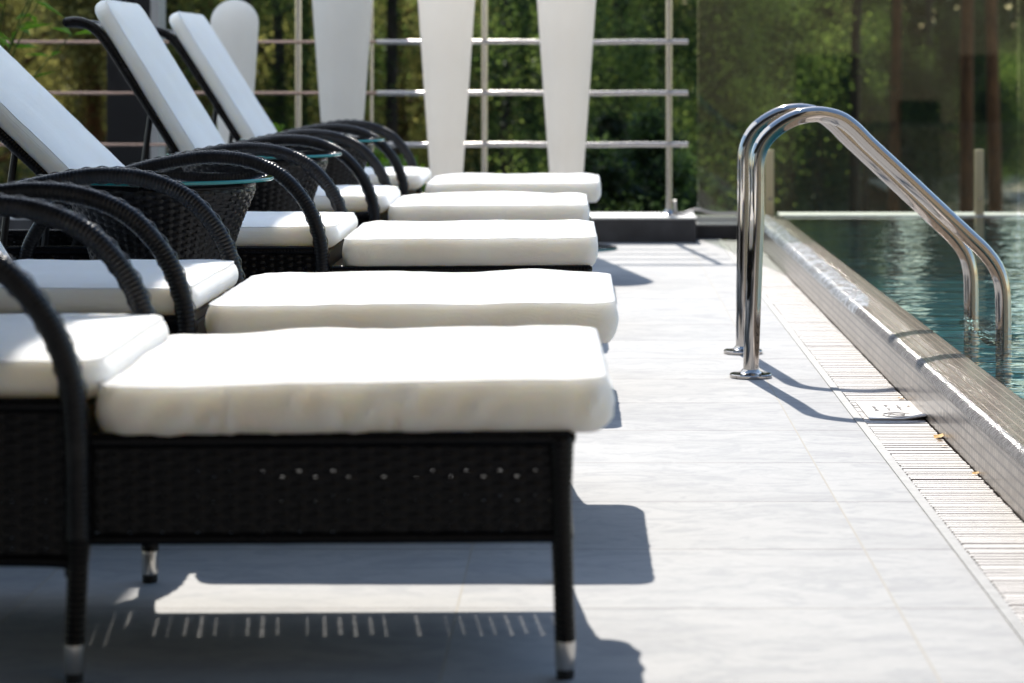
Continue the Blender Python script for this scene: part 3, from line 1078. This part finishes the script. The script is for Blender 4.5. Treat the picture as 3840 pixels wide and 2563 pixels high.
# ------------------------------------------------------------------ glass-topped side tables
def side_table(x, y, label):
    root = empty('side_table', (x, y, 0))
    tag(root, label, 'side table', 'rattan side tables with round glass tops between the loungers')
    prof = [(0.150, 0.012), (0.140, 0.06), (0.128, 0.16), (0.132, 0.26), (0.150, 0.36), (0.176, 0.46), (0.205, 0.535), (0.217, 0.565), (0.214, 0.578)]
    pts, L = catmull([(r, z, 0) for r, z in prof], 60)
    U = 2 * math.pi * 0.19
    def fn(u, v, o):
        t = min(max(v / L, 0), 1) * 59
        i = min(int(t), 58)
        p = pts[i].lerp(pts[i + 1], t - i)
        d = (pts[min(i + 1, 59)] - pts[i]).normalized()
        a = 2 * math.pi * u / U
        r = p.x + o * d.y
        return (r * math.cos(a), r * math.sin(a), p.y - o * d.x)
    mb = MB()
    weave(mb, U, L, fn, stake=U / 50, strand=0.0086, amp=0.0026, spp=5, close_u=True)
    mb.build('woven_body', M['rattan_arm'], root)
    MB().lathe([(r - 0.006, z) for r, z in prof], 40).build('inner_drum', M['dark'], root)
    rim_ = MB()
    wrapped_tube(rim_, [(0.214 * math.cos(a), 0.214 * math.sin(a), 0.578) for a in [2 * math.pi * k / 32 for k in range(33)]], 0.0065, 0.010, 8, side=(0, 0, 1), strand=False)
    rim_.build('rim', M['rattan'], root)
    g = MB()
    Rg, z0, z1 = 0.262, 0.588, 0.596
    g.lathe([(Rg - 0.002, z0), (Rg - 0.002, z1)], 72)
    go = g.build('glass_top', M['table_glass'], root)
    e = MB()
    vs, fs = [], []
    for k in range(72):
        a = 2 * math.pi * k / 72
        for r, z in ((Rg - 0.0015, z0), (Rg, z0 + 0.002), (Rg, z1 - 0.002), (Rg - 0.0015, z1)):
            vs.append((r * math.cos(a), r * math.sin(a), z))
    for k in range(72):
        for q in range(3):
            k2 = (k + 1) % 72
            fs.append((k * 4 + q, k2 * 4 + q, k2 * 4 + q + 1, k * 4 + q + 1))
    e.add(vs, fs)
    e.build('polished_edge', M['glass_edge'], go)
    return root
side_table(-1.000, 5.67, 'nearest rattan side table with round glass top, beside the second lounger armrest')
side_table(-1.003, 7.28, 'middle rattan side table, its glass top showing through the third lounger armrests')
side_table(-0.999, 8.78, 'farthest rattan side table with glass top, before the last lounger')

# ------------------------------------------------------------------ pool ladder
def ladder():
    root = empty('pool_ladder', (0.46, 6.94, 0))
    tag(root, 'polished steel pool ladder with two curved handrails over the pool edge', 'pool ladder')
    ox, oy = 0.46, 6.94
    path = [(0.449, 0.004), (0.453, 0.12), (0.459, 0.28), (0.465, 0.431), (0.466, 0.53), (0.4672, 0.594), (0.4775, 0.634), (0.5005, 0.667), (0.5397, 0.698), (0.5865, 0.7185),
            (0.640, 0.7245), (0.694, 0.712), (0.733, 0.685), (0.774, 0.644), (0.840, 0.5825), (0.910, 0.517), (0.979, 0.4525), (1.045, 0.391), (1.095, 0.343), (1.128, 0.295),
            (1.142, 0.245), (1.145, 0.18), (1.145, 0.08), (1.145, -0.05), (1.145, -0.178)]
    for y, dx in ((6.66, 0.0), (7.22, 0.012)):
        pts = []
        for x, z in path:
            k = max(0, 1 - z / 0.45) if x < 0.5 else 0
            pts.append((x + dx * (k + 0.25 if x < .5 else 0.0) - ox, y - oy, z))
        p, _ = catmull(pts, 150)
        rail = MB().tube(p, 0.0218, 28).build('handrail', M['steel'], root)
        fl = MB().lathe([(0.0575, 0.0), (0.058, 0.002), (0.058, 0.0085), (0.056, 0.0105), (0.036, 0.0125), (0.028, 0.0155), (0.0245, 0.020), (0.0225, 0.0225)], 48,
                        (p[0].x, p[0].y, 0.0)).build('floor_flange', M['steel'], rail)
    for z in (0.104, -0.06):
        t = MB()
        t.box((1.105 - ox, 6.68 - oy, z - 0.02), (1.195 - ox, 7.20 - oy, z), 0.006, 2)
        for k in range(7):
            t.box((1.110 - ox + k * 0.012, 6.70 - oy, z), (1.116 - ox + k * 0.012, 7.18 - oy, z + 0.003))
        t.build('step', M['steel_rail'], root)
ladder()

# ------------------------------------------------------------------ kerbs, railing, glass fence
kb = empty('terrace_kerb', (-3, 11.95, 0))
tag(kb, 'charcoal stone kerb with pale coping under the steel railing', 'kerb')
loc_box(MB(), (-7, 11.80, 0.0), (0.53, 12.20, 0.114), (-3, 11.95, 0), bev=0.003).build('kerb_block', M['kerb'], kb, smooth=False)
loc_box(MB(), (-7, 11.797, 0.1145), (0.532, 12.203, 0.124), (-3, 11.95, 0), bev=0.002).build('coping', M['kerb_top'], kb, smooth=False)
lk = empty('low_kerb', (0.7, 12.15, 0))
tag(lk, 'lower black kerb with white top between the railing and the pool', 'kerb')
loc_box(MB(), (0.535, 12.05, 0.0), (0.96, 12.30, 0.068), (0.7, 12.15, 0)).build('kerb_block', M['kerb'], lk, smooth=False)
loc_box(MB(), (0.5345, 12.046, 0.0685), (0.96, 12.30, 0.079), (0.7, 12.15, 0), bev=0.002).build('coping', M['kerb_top'], lk, smooth=False)
pk = empty('pool_far_kerb', (6, 12.2, 0))
tag(pk, 'grey overflow kerb along the far edge of the pool under the glass fence', 'kerb')
loc_box(MB(), (0.965, 12.06, 0.09), (14.2, 12.30, 0.119), (6, 12.2, 0), bev=0.003).build('coping', M['kerb_top'], pk, smooth=False)
ch = MB()
loc_box(ch, (0.545, 12.105, 0.0795), (14.2, 12.135, 0.112), (6, 12.2, 0))
ch.build('channel', M['alu'], pk, smooth=False)

rl = empty('steel_railing', (-0.5, 11.95, 0.124))
tag(rl, 'steel railing of slim posts and horizontal rails along the terrace edge', 'railing')
RO = (-0.5, 11.95, 0.124)
for x, r, hgt in ((-4.19, 0.0155, 1.24), (-3.27, 0.0155, 1.24), (-1.43, 0.0155, 1.24), (-0.51, 0.0155, 1.24), (0.402, 0.0155, 1.24)):
    p = MB().tube([(x - RO[0], 0, 0), (x - RO[0], 0, hgt - RO[2])], r, 16, side=(1, 0, 0)).build('post', M['steel_rail'], rl)
    MB().lathe([(0.045, 0.0), (0.045, 0.006), (0.03, 0.012), (0.02, 0.03)], 24, (x - RO[0], 0, 0)).build('base_flange', M['steel_rail'], p)
MB().tube([(-1.078 - RO[0], 0.12, 0), (-1.078 - RO[0], 0.12, 1.1)], 0.0085, 12, side=(1, 0, 0)).build('brace_post', M['steel_rail'], rl)
for z, r in ((1.235, 0.0210), (0.981, 0.0120), (0.729, 0.0120), (0.475, 0.0120)):
    pts = [(-1.04 - RO[0], -0.026, z - RO[2])] + [(-0.95 + k * 0.2 - RO[0], -0.026, z - RO[2] - 0.002 * math.sin(k * 1.7)) for k in range(7)] + [(0.495 - RO[0], -0.026, z - RO[2])]
    MB().tube(pts, r, 14).build('rail', M['steel_rail'], rl)
    pts = [(-5.8 - RO[0], -0.026, z - RO[2]), (-3.4 - RO[0], -0.026, z - RO[2]), (-1.041 - RO[0], -0.026, z - RO[2])]
    MB().tube(pts, r * 0.68, 14).build('rail', M['shaded_rail'], rl)

cb_ = MB()
pts, _ = catmull([(0.43, 11.93, 0.20), (0.436, 11.95, 0.14), (0.47, 11.96, 0.132), (0.54, 12.0, 0.150), (0.60, 12.02, 0.135), (0.66, 12.03, 0.128), (0.80, 12.06, 0.128)], 60)
cb_.tube(pts, 0.0075, 10)
cbo = cb_.build('cable', M['cable'])
tag(cbo, 'pale loose cable curling from the last railing post over the kerb', 'cable')

for gi, (ga, gb) in enumerate(((0.552, 2.155), (2.165, 3.768), (3.778, 5.38), (5.39, 7.0), (7.01, 8.6), (8.61, 10.2))):
    root = empty('glass_fence_panel', ((ga + gb) / 2, 12.12, 0.10))
    lab = ('tall frameless glass panel beside the railing, two short clamp posts at its foot' if gi == 0 else
           'tall frameless glass panel at the right edge of the photo beyond the pool' if gi == 1 else
           'tall frameless glass panel further along the pool, beyond the photo edge')
    tag(root, lab, 'glass fence', 'frameless glass fence panels along the far side of the pool')
    w = (gb - ga) / 2
    MB().box((-w, -0.006, 0.004), (w, 0.006, 1.75), 0.0015, 1).build('pane', M['pane'], root, smooth=False)
    for x in (-w + 0.357, w - 0.197):
        cp = MB().box((x - 0.021, -0.050, -0.02), (x + 0.021, -0.010, 0.345), 0.004, 2)
        cpo = cp.build('clamp_post', M['clamp'], root)
        MB().tube([(x, -0.056, 0.10), (x, -0.006, 0.10)], 0.009, 12, side=(1, 0, 0)).build('bolt', M['steel_rail'], cpo)

# ------------------------------------------------------------------ floor lamps: tall white tapered shells on round glass feet
def floor_lamp(x, y, h, rt, label):
    root = empty('floor_lamp', (x, y, 0))
    tag(root, label, 'floor lamp', 'white tapered floor lamps before the railing')
    prof = []
    r0 = rt * 0.33
    n = 30
    body = h - rt
    for i in range(n + 1):
        t = i / n
        prof.append((r0 + (rt - r0) * (t ** 0.92), 0.012 + (body - 0.012) * t))
    for i in range(1, 13):
        a = math.pi / 2 * i / 12
        prof.append((max(0.002, rt * math.cos(a)), body + rt * 0.98 * math.sin(a)))
    MB().lathe(prof, 56).build('shade', M['lamp'], root)
    b = MB().lathe([(0.238, 0.0015), (0.24, 0.003), (0.24, 0.009), (0.238, 0.0105)], 64).build('glass_foot', M['table_glass'], root)
    e = MB()
    vs, fs = [], []
    for k in range(64):
        a = 2 * math.pi * k / 64
        vs += [(0.2405 * math.cos(a), 0.2405 * math.sin(a), 0.002), (0.2405 * math.cos(a), 0.2405 * math.sin(a), 0.0095)]
    for k in range(64):
        k2 = (k + 1) % 64
        fs.append((2 * k, 2 * k2, 2 * k2 + 1, 2 * k + 1))
    e.add(vs, fs)
    e.build('polished_edge', M['glass_edge'], b)
floor_lamp(-1.650, 11.30, 1.175, 0.112, 'shortest white floor lamp, its rounded top visible beside the lounger backrest')
floor_lamp(-1.155, 11.38, 1.60, 0.160, 'tall tapered white floor lamp in the shade, next to the rounded lamp')
floor_lamp(-0.665, 11.38, 1.60, 0.152, 'tall tapered white floor lamp in the sun, behind the far lounger armrests')
floor_lamp(-0.100, 11.38, 1.60, 0.157, 'tall tapered white floor lamp nearest the pool, behind the far foot cushion')

# ------------------------------------------------------------------ canopy that shades the backrests
cn = empty('canopy', (-4, 9, 0))
tag(cn, 'dark canopy post standing behind the reclined backrests', 'canopy')
CO = (-4, 9, 0)
ROOFX = -1.12
loc_box(MB(), (-3.6, 6.0, 2.70), (ROOFX, 15.2, 2.704), CO).build('roof', M['canopy'], cn, smooth=False)
loc_box(MB(), (-3.6, 12.15, 2.58), (ROOFX - .1, 12.30, 2.699), CO).build('beam', M['post'], cn, smooth=False)
for x, y in ((-2.30, 12.22), (-3.4, 6.2)):
    pst = loc_box(MB(), (x - 0.11, y - 0.11, 0.124 if y > 12 else 0), (x + 0.11, y + 0.11, 2.579), CO, bev=0.004).build('post', M['post'], cn, smooth=False)
    loc_box(MB(), (x + 0.1105, y - 0.111, 0.124 if y > 12 else 0), (x + 0.150, y + 0.10, 2.57), CO).build('lit_edge_strip', M['post_lit_edge'], pst, smooth=False)  # light on the side of the post painted as a pale strip

# ------------------------------------------------------------------ building behind the photographer (its sunlit wall shows in glass and steel)
bd = empty('hotel_building', (2, -14.0, 0))
tag(bd, 'ochre rendered hotel facade mirrored in the glass fence and ladder', 'building')
BO = (2, -14.0, 0)
loc_box(MB(), (-32, -14.8, -1.5), (40, -14.0, 24.0), BO).build('wall', M['render_wall'], bd, smooth=False)
for a, b, z0, z1 in ((3.28, 4.27, -0.6, 1.08), (4.9, 5.57, -0.6, 0.35), (5.86, 6.84, -0.6, 1.07), (9.2, 11.2, 0.0, 2.3)):
    loc_box(MB(), (a, -13.999, z0), (b, -13.94, z1), BO).build('window', M['win_dark'], bd, smooth=False)
loc_box(MB(), (-31.5, -13.999, 0.1), (1.6, -13.93, 7.6), BO).build('bounce_cut_panel', M['win_dark'], bd, smooth=False)  # unseen dark panel added to cut bounce light from the left facade
for fl in range(1, 6):
    for a in range(-28, 38, 6):
        loc_box(MB(), (a, -13.999, 4.2 + fl * 3.2), (a + 1.6, -13.94, 5.9 + fl * 3.2), BO).build('window', M['win_dark'], bd, smooth=False)
# unseen flat roof added to cut the light at the near terrace
tr_ = empty('light_block_roof', (-1.5, 0, 0))
tag(tr_, 'unseen flat roof added to block light over the near end of the terrace', 'roof')
TO = (-1.5, 0, 0)
loc_box(MB(), (-9, -2.5, 2.72), (0.5, 5.1, 2.92), TO).build('slab', M['kerb'], tr_, smooth=False)
for x, y in ((-8.7, -2.2), (-8.7, 4.8), (0.2, -2.2)):
    loc_box(MB(), (x - 0.12, y - 0.12, 0.0), (x + 0.12, y + 0.12, 2.719), TO).build('post', M['post'], tr_, smooth=False)

# ------------------------------------------------------------------ vegetation
def leaf_cloud(name, P, size, tint, mat, parent, r, ratio=0.5):
    """one small leaf-shaped face at every point of P"""
    n = len(P)
    a = r.normal(0, 1, (n, 3)); a /= np.linalg.norm(a, axis=1)[:, None]
    b = np.cross(a, r.normal(0, 1, (n, 3))); b /= np.linalg.norm(b, axis=1)[:, None]
    s = (size * r.uniform(0.6, 1.4, n))[:, None]
    V = np.empty((n, 4, 3), np.float32)
    V[:, 0] = P - a * s * 0.5
    V[:, 1] = P + b * s * ratio * 0.5
    V[:, 2] = P + a * s * 0.5
    V[:, 3] = P - b * s * ratio * 0.5
    me = bpy.data.meshes.new(name)
    me.vertices.add(4 * n); me.loops.add(4 * n); me.polygons.add(n)
    me.vertices.foreach_set('co', V.ravel())
    me.loops.foreach_set('vertex_index', np.arange(4 * n, dtype=np.int32))
    me.polygons.foreach_set('loop_start', np.arange(0, 4 * n, 4, dtype=np.int32))
    me.polygons.foreach_set('loop_total', np.full(n, 4, np.int32))
    me.update(calc_edges=True)
    at = me.attributes.new('tint', 'FLOAT', 'FACE')
    at.data.foreach_set('value', np.clip(tint, 0, 1).astype(np.float32))
    me.materials.append(mat)
    o = bpy.data.objects.new(name, me)
    COL.objects.link(o)
    if parent is not None:
        o.parent = parent
    return o

def crown(name, seed, rx, rz, n, size, mat, parent, clumps=60, needle=False, fill=0.8, spread=0.62):
    r = np.random.default_rng(seed)
    cs = []
    while len(cs) < clumps:
        p = r.uniform(-1, 1, 3)
        d = np.linalg.norm(p)
        if 0.25 < d < 1.0:
            cs.append(np.concatenate([p * np.array([rx, rx, rz]) * (fill + 0.25 * r.random()), [r.uniform(0.12, 0.26), r.uniform(-0.45, 0.48)]]))
    cs = np.array(cs)
    k = r.integers(0, clumps, n)
    q = r.normal(0, 1, (n, 3))
    P = cs[k, :3] + q * cs[k, 3][:, None] * np.array([rx, rx, rz]) * spread
    t = 0.45 + cs[k, 4] + r.normal(0, 0.06, n)
    return leaf_cloud(name, P, size, t, mat, parent, r, 0.22 if needle else 0.5)

def trunk_mb(seed, h, r0, r1, limbs=6, lean=0.05, l0=0.35, reach=1.0):
    rr = random.Random(seed)
    mb = MB()
    lx, ly = rr.uniform(-lean, lean), rr.uniform(-lean, lean)
    pts = [(lx * h * t + 0.03 * math.sin(t * 7 + seed), ly * h * t + 0.03 * math.cos(t * 5 + seed), h * t) for t in [k / 12 for k in range(13)]]
    mb.tube(pts, [r0 + (r1 - r0) * (k / 12) ** 0.8 for k in range(13)], 10)
    for k in range(limbs):
        t = l0 + (0.95 - l0) * k / max(1, limbs - 1)
        i = int(t * 12)
        p = Vector(pts[i])
        a = rr.uniform(0, 6.28)
        ln = reach * rr.uniform(0.6, 1.1)
        q = p + Vector((math.cos(a) * ln, math.sin(a) * ln, ln * rr.uniform(0.2, 0.7)))
        m = p.lerp(q, 0.5) + Vector((0, 0, -0.06 * ln))
        mb.tube([p, m, q], [r1 * 0.9, r1 * 0.6, r1 * 0.25], 6, side=(0, 0, 1))
    return mb

def make_tree(name, seed, mat, bark, th, tr, cz, rx, rz, n, size, needle=False, clumps=44):
    root = empty(name)
    trunk_mb(seed, th, tr, tr * 0.35, 7, 0.04, 0.3, rx * 0.8).build('trunk', M[bark], root)
    c = crown('crown', seed, rx, rz, n, size, M[mat], root, clumps, needle)
    c.location = (0, 0, cz)
    return root

GZ = -1.75
protos = {
    'leafy': make_tree('leafy_tree', 3, 'leaf_green', 'bark_dark', 3.6, 0.10, 2.7, 1.35, 1.9, 42000, 0.036),
    'leafy2': make_tree('leafy_tree', 8, 'leaf_green', 'bark_dark', 4.2, 0.11, 3.0, 1.6, 2.3, 50000, 0.038),
    'olive': make_tree('olive_green_tree', 5, 'leaf_olive', 'bark_red', 3.8, 0.10, 2.8, 1.5, 2.0, 42000, 0.037),
    'young': make_tree('young_pine', 6, 'leaf_pine', 'bark_dark', 4.0, 0.09, 2.5, 1.4, 2.3, 52000, 0.060, True),
}
def make_pine(seed, h, r, bark):
    root = empty('pine_tree')
    trunk_mb(seed, h, r, r * 0.5, 9, 0.012, 0.62, 1.6).build('trunk', M[bark], root)
    c = crown('crown', seed + 50, 2.0, 2.6, 16000, 0.13, M['leaf_pine'], root, 40, True)
    c.location = (0, 0, h - 1.4)
    return root
protos['pine_red'] = make_pine(21, 11.0, 0.085, 'bark_red')
protos['pine_dark'] = make_pine(22, 10.0, 0.075, 'bark_dark')
LAB = {
    'leafy': ('leafy green tree growing close behind the terrace railing', 'leafy green trees beyond the railing'),
    'leafy2': ('broad leafy green tree with sunlit clumps beyond the railing', 'broad leafy trees beyond the railing'),
    'olive': ('olive and brown leaved tree beyond the shaded left railing', 'olive leaved trees at the left'),
    'young': ('dark young pine with low branches in the gap behind the terrace', 'dark young pines behind the terrace'),
    'pine_red': ('tall pine with bare reddish trunk seen through the glass fence', 'tall red-trunked pines'),
    'pine_dark': ('tall pine with bare dark trunk standing behind the terrace', 'tall dark-trunked pines'),
}
used = set()
def plant(kind, px, Y, rz=0.0, s=1.0, z=GZ):
    """px: the column of the 2349-pixel wide photograph in which the tree is seen"""
    p = protos[kind]
    if kind in used:
        t = copy_tree(p)
    else:
        t = p
        used.add(kind)
    t.location = ((px - 1348) * Y / 5546.0, Y, z)
    t.rotation_euler = (0, 0, rz)
    t.scale = (s, s, s)
    tag(t, LAB[kind][0], 'tree', LAB[kind][1])
    return t

for k, (kind, px, Y, s) in enumerate([
    ('olive', -60, 25.0, 1.25), ('olive', 210, 28.0, 1.35), ('leafy', 60, 33.0, 1.3), ('olive', 470, 26.0, 1.2), ('leafy', 650, 24.0, 1.05),
    ('olive', 370, 34.0, 1.5), ('leafy2', 820, 31.0, 1.2), ('olive', 910, 27.0, 1.0), ('young', 1130, 33.0, 1.2), ('leafy2', 1270, 36.0, 1.2),
    ('young', 1210, 26.0, 0.85), ('leafy', 1430, 22.0, 1.05), ('leafy2', 1540, 25.0, 1.05), ('leafy', 1690, 29.0, 1.1), ('young', 1800, 30.0, 0.85),
    ('olive', 1650, 34.0, 1.3), ('leafy', 2240, 36.0, 0.74), ('young', 2215, 31.0, 0.72), ('leafy', 1880, 38.0, 0.9), ('olive', -320, 26.0, 1.3), ('leafy2', -500, 24.0, 1.2),
    ('leafy', 1985, 42.0, 0.85), ('leafy2', 2620, 33.0, 1.0), ('leafy', 2400, 40.0, 0.75), ('leafy2', 1150, 40.0, 1.2), ('young', 740, 37.0, 1.3), ('olive', 1790, 44.0, 1.2),
]):
    plant(kind, px, Y, k * 1.7, s)
for k, (kind, px, Y, s) in enumerate([
    ('pine_dark', 1961, 28.0, 1.0), ('pine_red', 2048, 31.0, 1.0), ('pine_red', 2222, 27.0, 1.05), ('pine_red', 2280, 26.5, 1.0), ('pine_dark', 1158, 25.0, 1.0),
    ('pine_dark', 700, 26.0, 1.1), ('pine_red', 215, 26.0, 1.1), ('pine_dark', 430, 30.0, 1.0), ('pine_dark', 2130, 38.0, 1.0), ('pine_dark', 1370, 24.0, 0.95), ('pine_red', -150, 28.0, 1.0), ('pine_dark', 1790, 40.0, 1.1), ('pine_dark', 560, 23.0, 1.0), ('pine_dark', 905, 24.0, 0.95), ('pine_red', 1495, 30.0, 1.0), ('pine_dark', 20, 27.0, 1.0), ('pine_red', 2500, 30.0, 1.0),
]):
    plant(kind, px, Y, k * 2.3, s)

# far wood closing the view
rw = np.random.default_rng(5)
n = 170000
Yf = rw.uniform(46, 62, n)
pf_ = rw.uniform(-700, 3000, n)
top = 10.5 + 2.5 * np.sin(pf_ * 0.006) + 1.5 * np.sin(pf_ * 0.021 + 1)
zf = -1.6 + (top + 1.6) * rw.random(n) ** 1.15
clump = np.sin(pf_ * 0.05 + zf * 1.7) * np.sin(zf * 2.3 + Yf) + np.sin(pf_ * 0.023 - zf)
ok = ~((pf_ > 2035) & (pf_ < 2125) & (zf > 3.0)) & ~((pf_ > 2290) & (zf > 3.1) & (np.sin(pf_ * 0.03) > 0.2)) & ((clump + rw.normal(0, 0.5, n) > -1.3) | (zf < 4))
Pf = np.stack([(pf_ - 1348) * Yf / 5546.0, Yf, zf], 1)[ok]
fo = leaf_cloud('far_wood', Pf, 0.30, 0.38 + 0.22 * clump[ok] + rw.normal(0, 0.12, ok.sum()), M['leaf_far'], None, rw, 0.6)
tag(fo, 'dark distant wood closing the view behind the trees', 'wood', kind='stuff')

# shrubs close behind the kerb
def shrub(name, px, Y, z, r, mat, label, n=1500, size=0.09, rz=None):
    root = empty(name, ((px - 1348) * Y / 5546.0, Y, GZ))
    tag(root, label, 'shrub')
    n, size = n * 5, size * 0.4
    trunk_mb(int(px), z - GZ, 0.035, 0.012, 5, 0.02, 0.5, r * 0.7).build('stem', M['bark_dark'], root)
    c = crown('foliage', int(px) + 3, r, rz or r, n, size, M[mat], root, 26)
    c.location = (0, 0, z - GZ)
shrub('lime_shrub', 880, 13.4, 0.12, 0.30, 'leaf_lime', 'bright lime green shrub behind the kerb, seen through the far armrests')
shrub('lime_shrub', 640, 13.6, 0.20, 0.36, 'leaf_lime', 'sunlit green shrub behind the kerb, left of the far armrests')
shrub('leafy_shrub', 1420, 14.6, 0.10, 0.46, 'leaf_green', 'green shrub with yellow leaves behind the kerb right of the last lamp', 2600, 0.11, 0.5)
shrub('leafy_shrub', 1520, 15.2, -0.05, 0.45, 'leaf_green', 'dark green shrub behind the last railing post', 2600, 0.11, 0.5)
shrub('leafy_shrub', 1180, 14.8, -0.25, 0.40, 'leaf_green', 'low green shrub between the two sunlit lamps', 1800, 0.10, 0.45)

# bamboo in the top left corner
bb = empty('bamboo_plant', (-2.42, 9.4, 0))
tag(bb, 'green bamboo-like plant with pointed leaves in the top left corner', 'plant')
rb = random.Random(4)
pot = MB().lathe([(0.14, 0.0), (0.17, 0.30), (0.18, 0.32), (0.165, 0.325), (0.15, 0.30)], 32).build('planter', M['kerb'], bb)
stm, lvs = MB(), MB()
for k in range(9):
    a = rb.uniform(0, 6.28)
    ht = rb.uniform(0.95, 1.55)
    sp_ = rb.uniform(0.05, 0.42)
    pts = [(0.06 * math.cos(a) + sp_ * math.cos(a) * t * t, 0.06 * math.sin(a) + sp_ * math.sin(a) * t * t, 0.28 + (ht - 0.28) * t) for t in [q / 8 for q in range(9)]]
    stm.tube(pts, [0.0045 - 0.0003 * q for q in range(9)], 6, side=(0, 1, 0))
    for q in range(3, 9):
        for _ in range(2):
            b = rb.uniform(0, 6.28)
            p = Vector(pts[q])
            d = Vector((math.cos(b), math.sin(b), rb.uniform(-0.5, 0.5))).normalized()
            ln = rb.uniform(0.10, 0.19)
            s = d.cross(Vector((0, 0, 1))).normalized() * (ln * 0.11)
            up = Vector((0, 0, ln * 0.05))
            lvs.add([p, p + d * ln * 0.35 + s + up, p + d * ln + Vector((0, 0, -ln * .15)), p + d * ln * 0.35 - s + up], [(0, 1, 2, 3)], rb.uniform(0.2, 0.75))
stm.build('stems', M['leaf_lime'], bb)
lvs.build('leaves', M['leaf_lime'], bb, smooth=False)

# boulders in the clearing
for k, (px, Y, r) in enumerate(((1828, 33.0, 0.20), (2325, 36.0, 0.42), (2210, 37.0, 0.22))):
    bm = bmesh.new()
    bmesh.ops.create_icosphere(bm, subdivisions=3, radius=r)
    for v in bm.verts:
        v.co *= 1 + 0.28 * noise.noise(v.co * (1.6 / r) + Vector((k * 5, 0, 0)))
        v.co.z *= 0.62
    me = bpy.data.meshes.new('boulder'); bm.to_mesh(me); bm.free()
    me.materials.append(M['rock'])
    ob = bpy.data.objects.new('boulder', me); COL.objects.link(ob)
    ob.location = ((px - 1348) * Y / 5546.0, Y, -1.35 + r * 0.3)
    tag(ob, ['small pale boulder seen low through the glass fence', 'large pale boulder on the sandy clearing at the right edge', 'small boulder beside the red pine trunk'][k], 'boulder')

# fallen leaves caught along the foot of the mosaic wall
rl_ = random.Random(9)
for k in range(6):
    y = [5.55, 5.50, 5.42, 6.2, 6.05, 5.05, 5.0, 4.85, 4.62, 7.05, 7.2, 7.6, 8.0, 4.45, 5.8, 6.5][k]
    x = 0.8175 - rl_.uniform(0.004, 0.02)
    ln = rl_.uniform(0.010, 0.019) * (1.5 if k == 0 else 1)
    a = rl_.uniform(0, 6.28)
    mb = MB()
    d = Vector((math.cos(a), math.sin(a), 0)); s = Vector((-d.y, d.x, 0))
    P = [d * -ln, d * -ln * .3 + s * ln * .55, d * ln * .5 + s * ln * .4, d * ln, d * ln * .5 - s * ln * .4, d * -ln * .3 - s * ln * .55]
    zz = [0, .25, .2, .35, .15, .1]
    top = [(p.x, p.y, z * ln) for p, z in zip(P, zz)]
    c = (0, 0, -0.02 * ln)
    mb.add(top + [c], [(i, (i + 1) % 6, 6) for i in range(6)])
    ob = mb.build('fallen_leaf', M['fallen'], loc=(x, y, 0.004))
    tag(ob, 'largest yellow fallen leaf at the foot of the mosaic wall' if k == 0 else 'tiny orange fallen leaf caught where the grate meets the mosaic wall', 'leaf', None if k == 0 else 'fallen leaves along the mosaic wall')
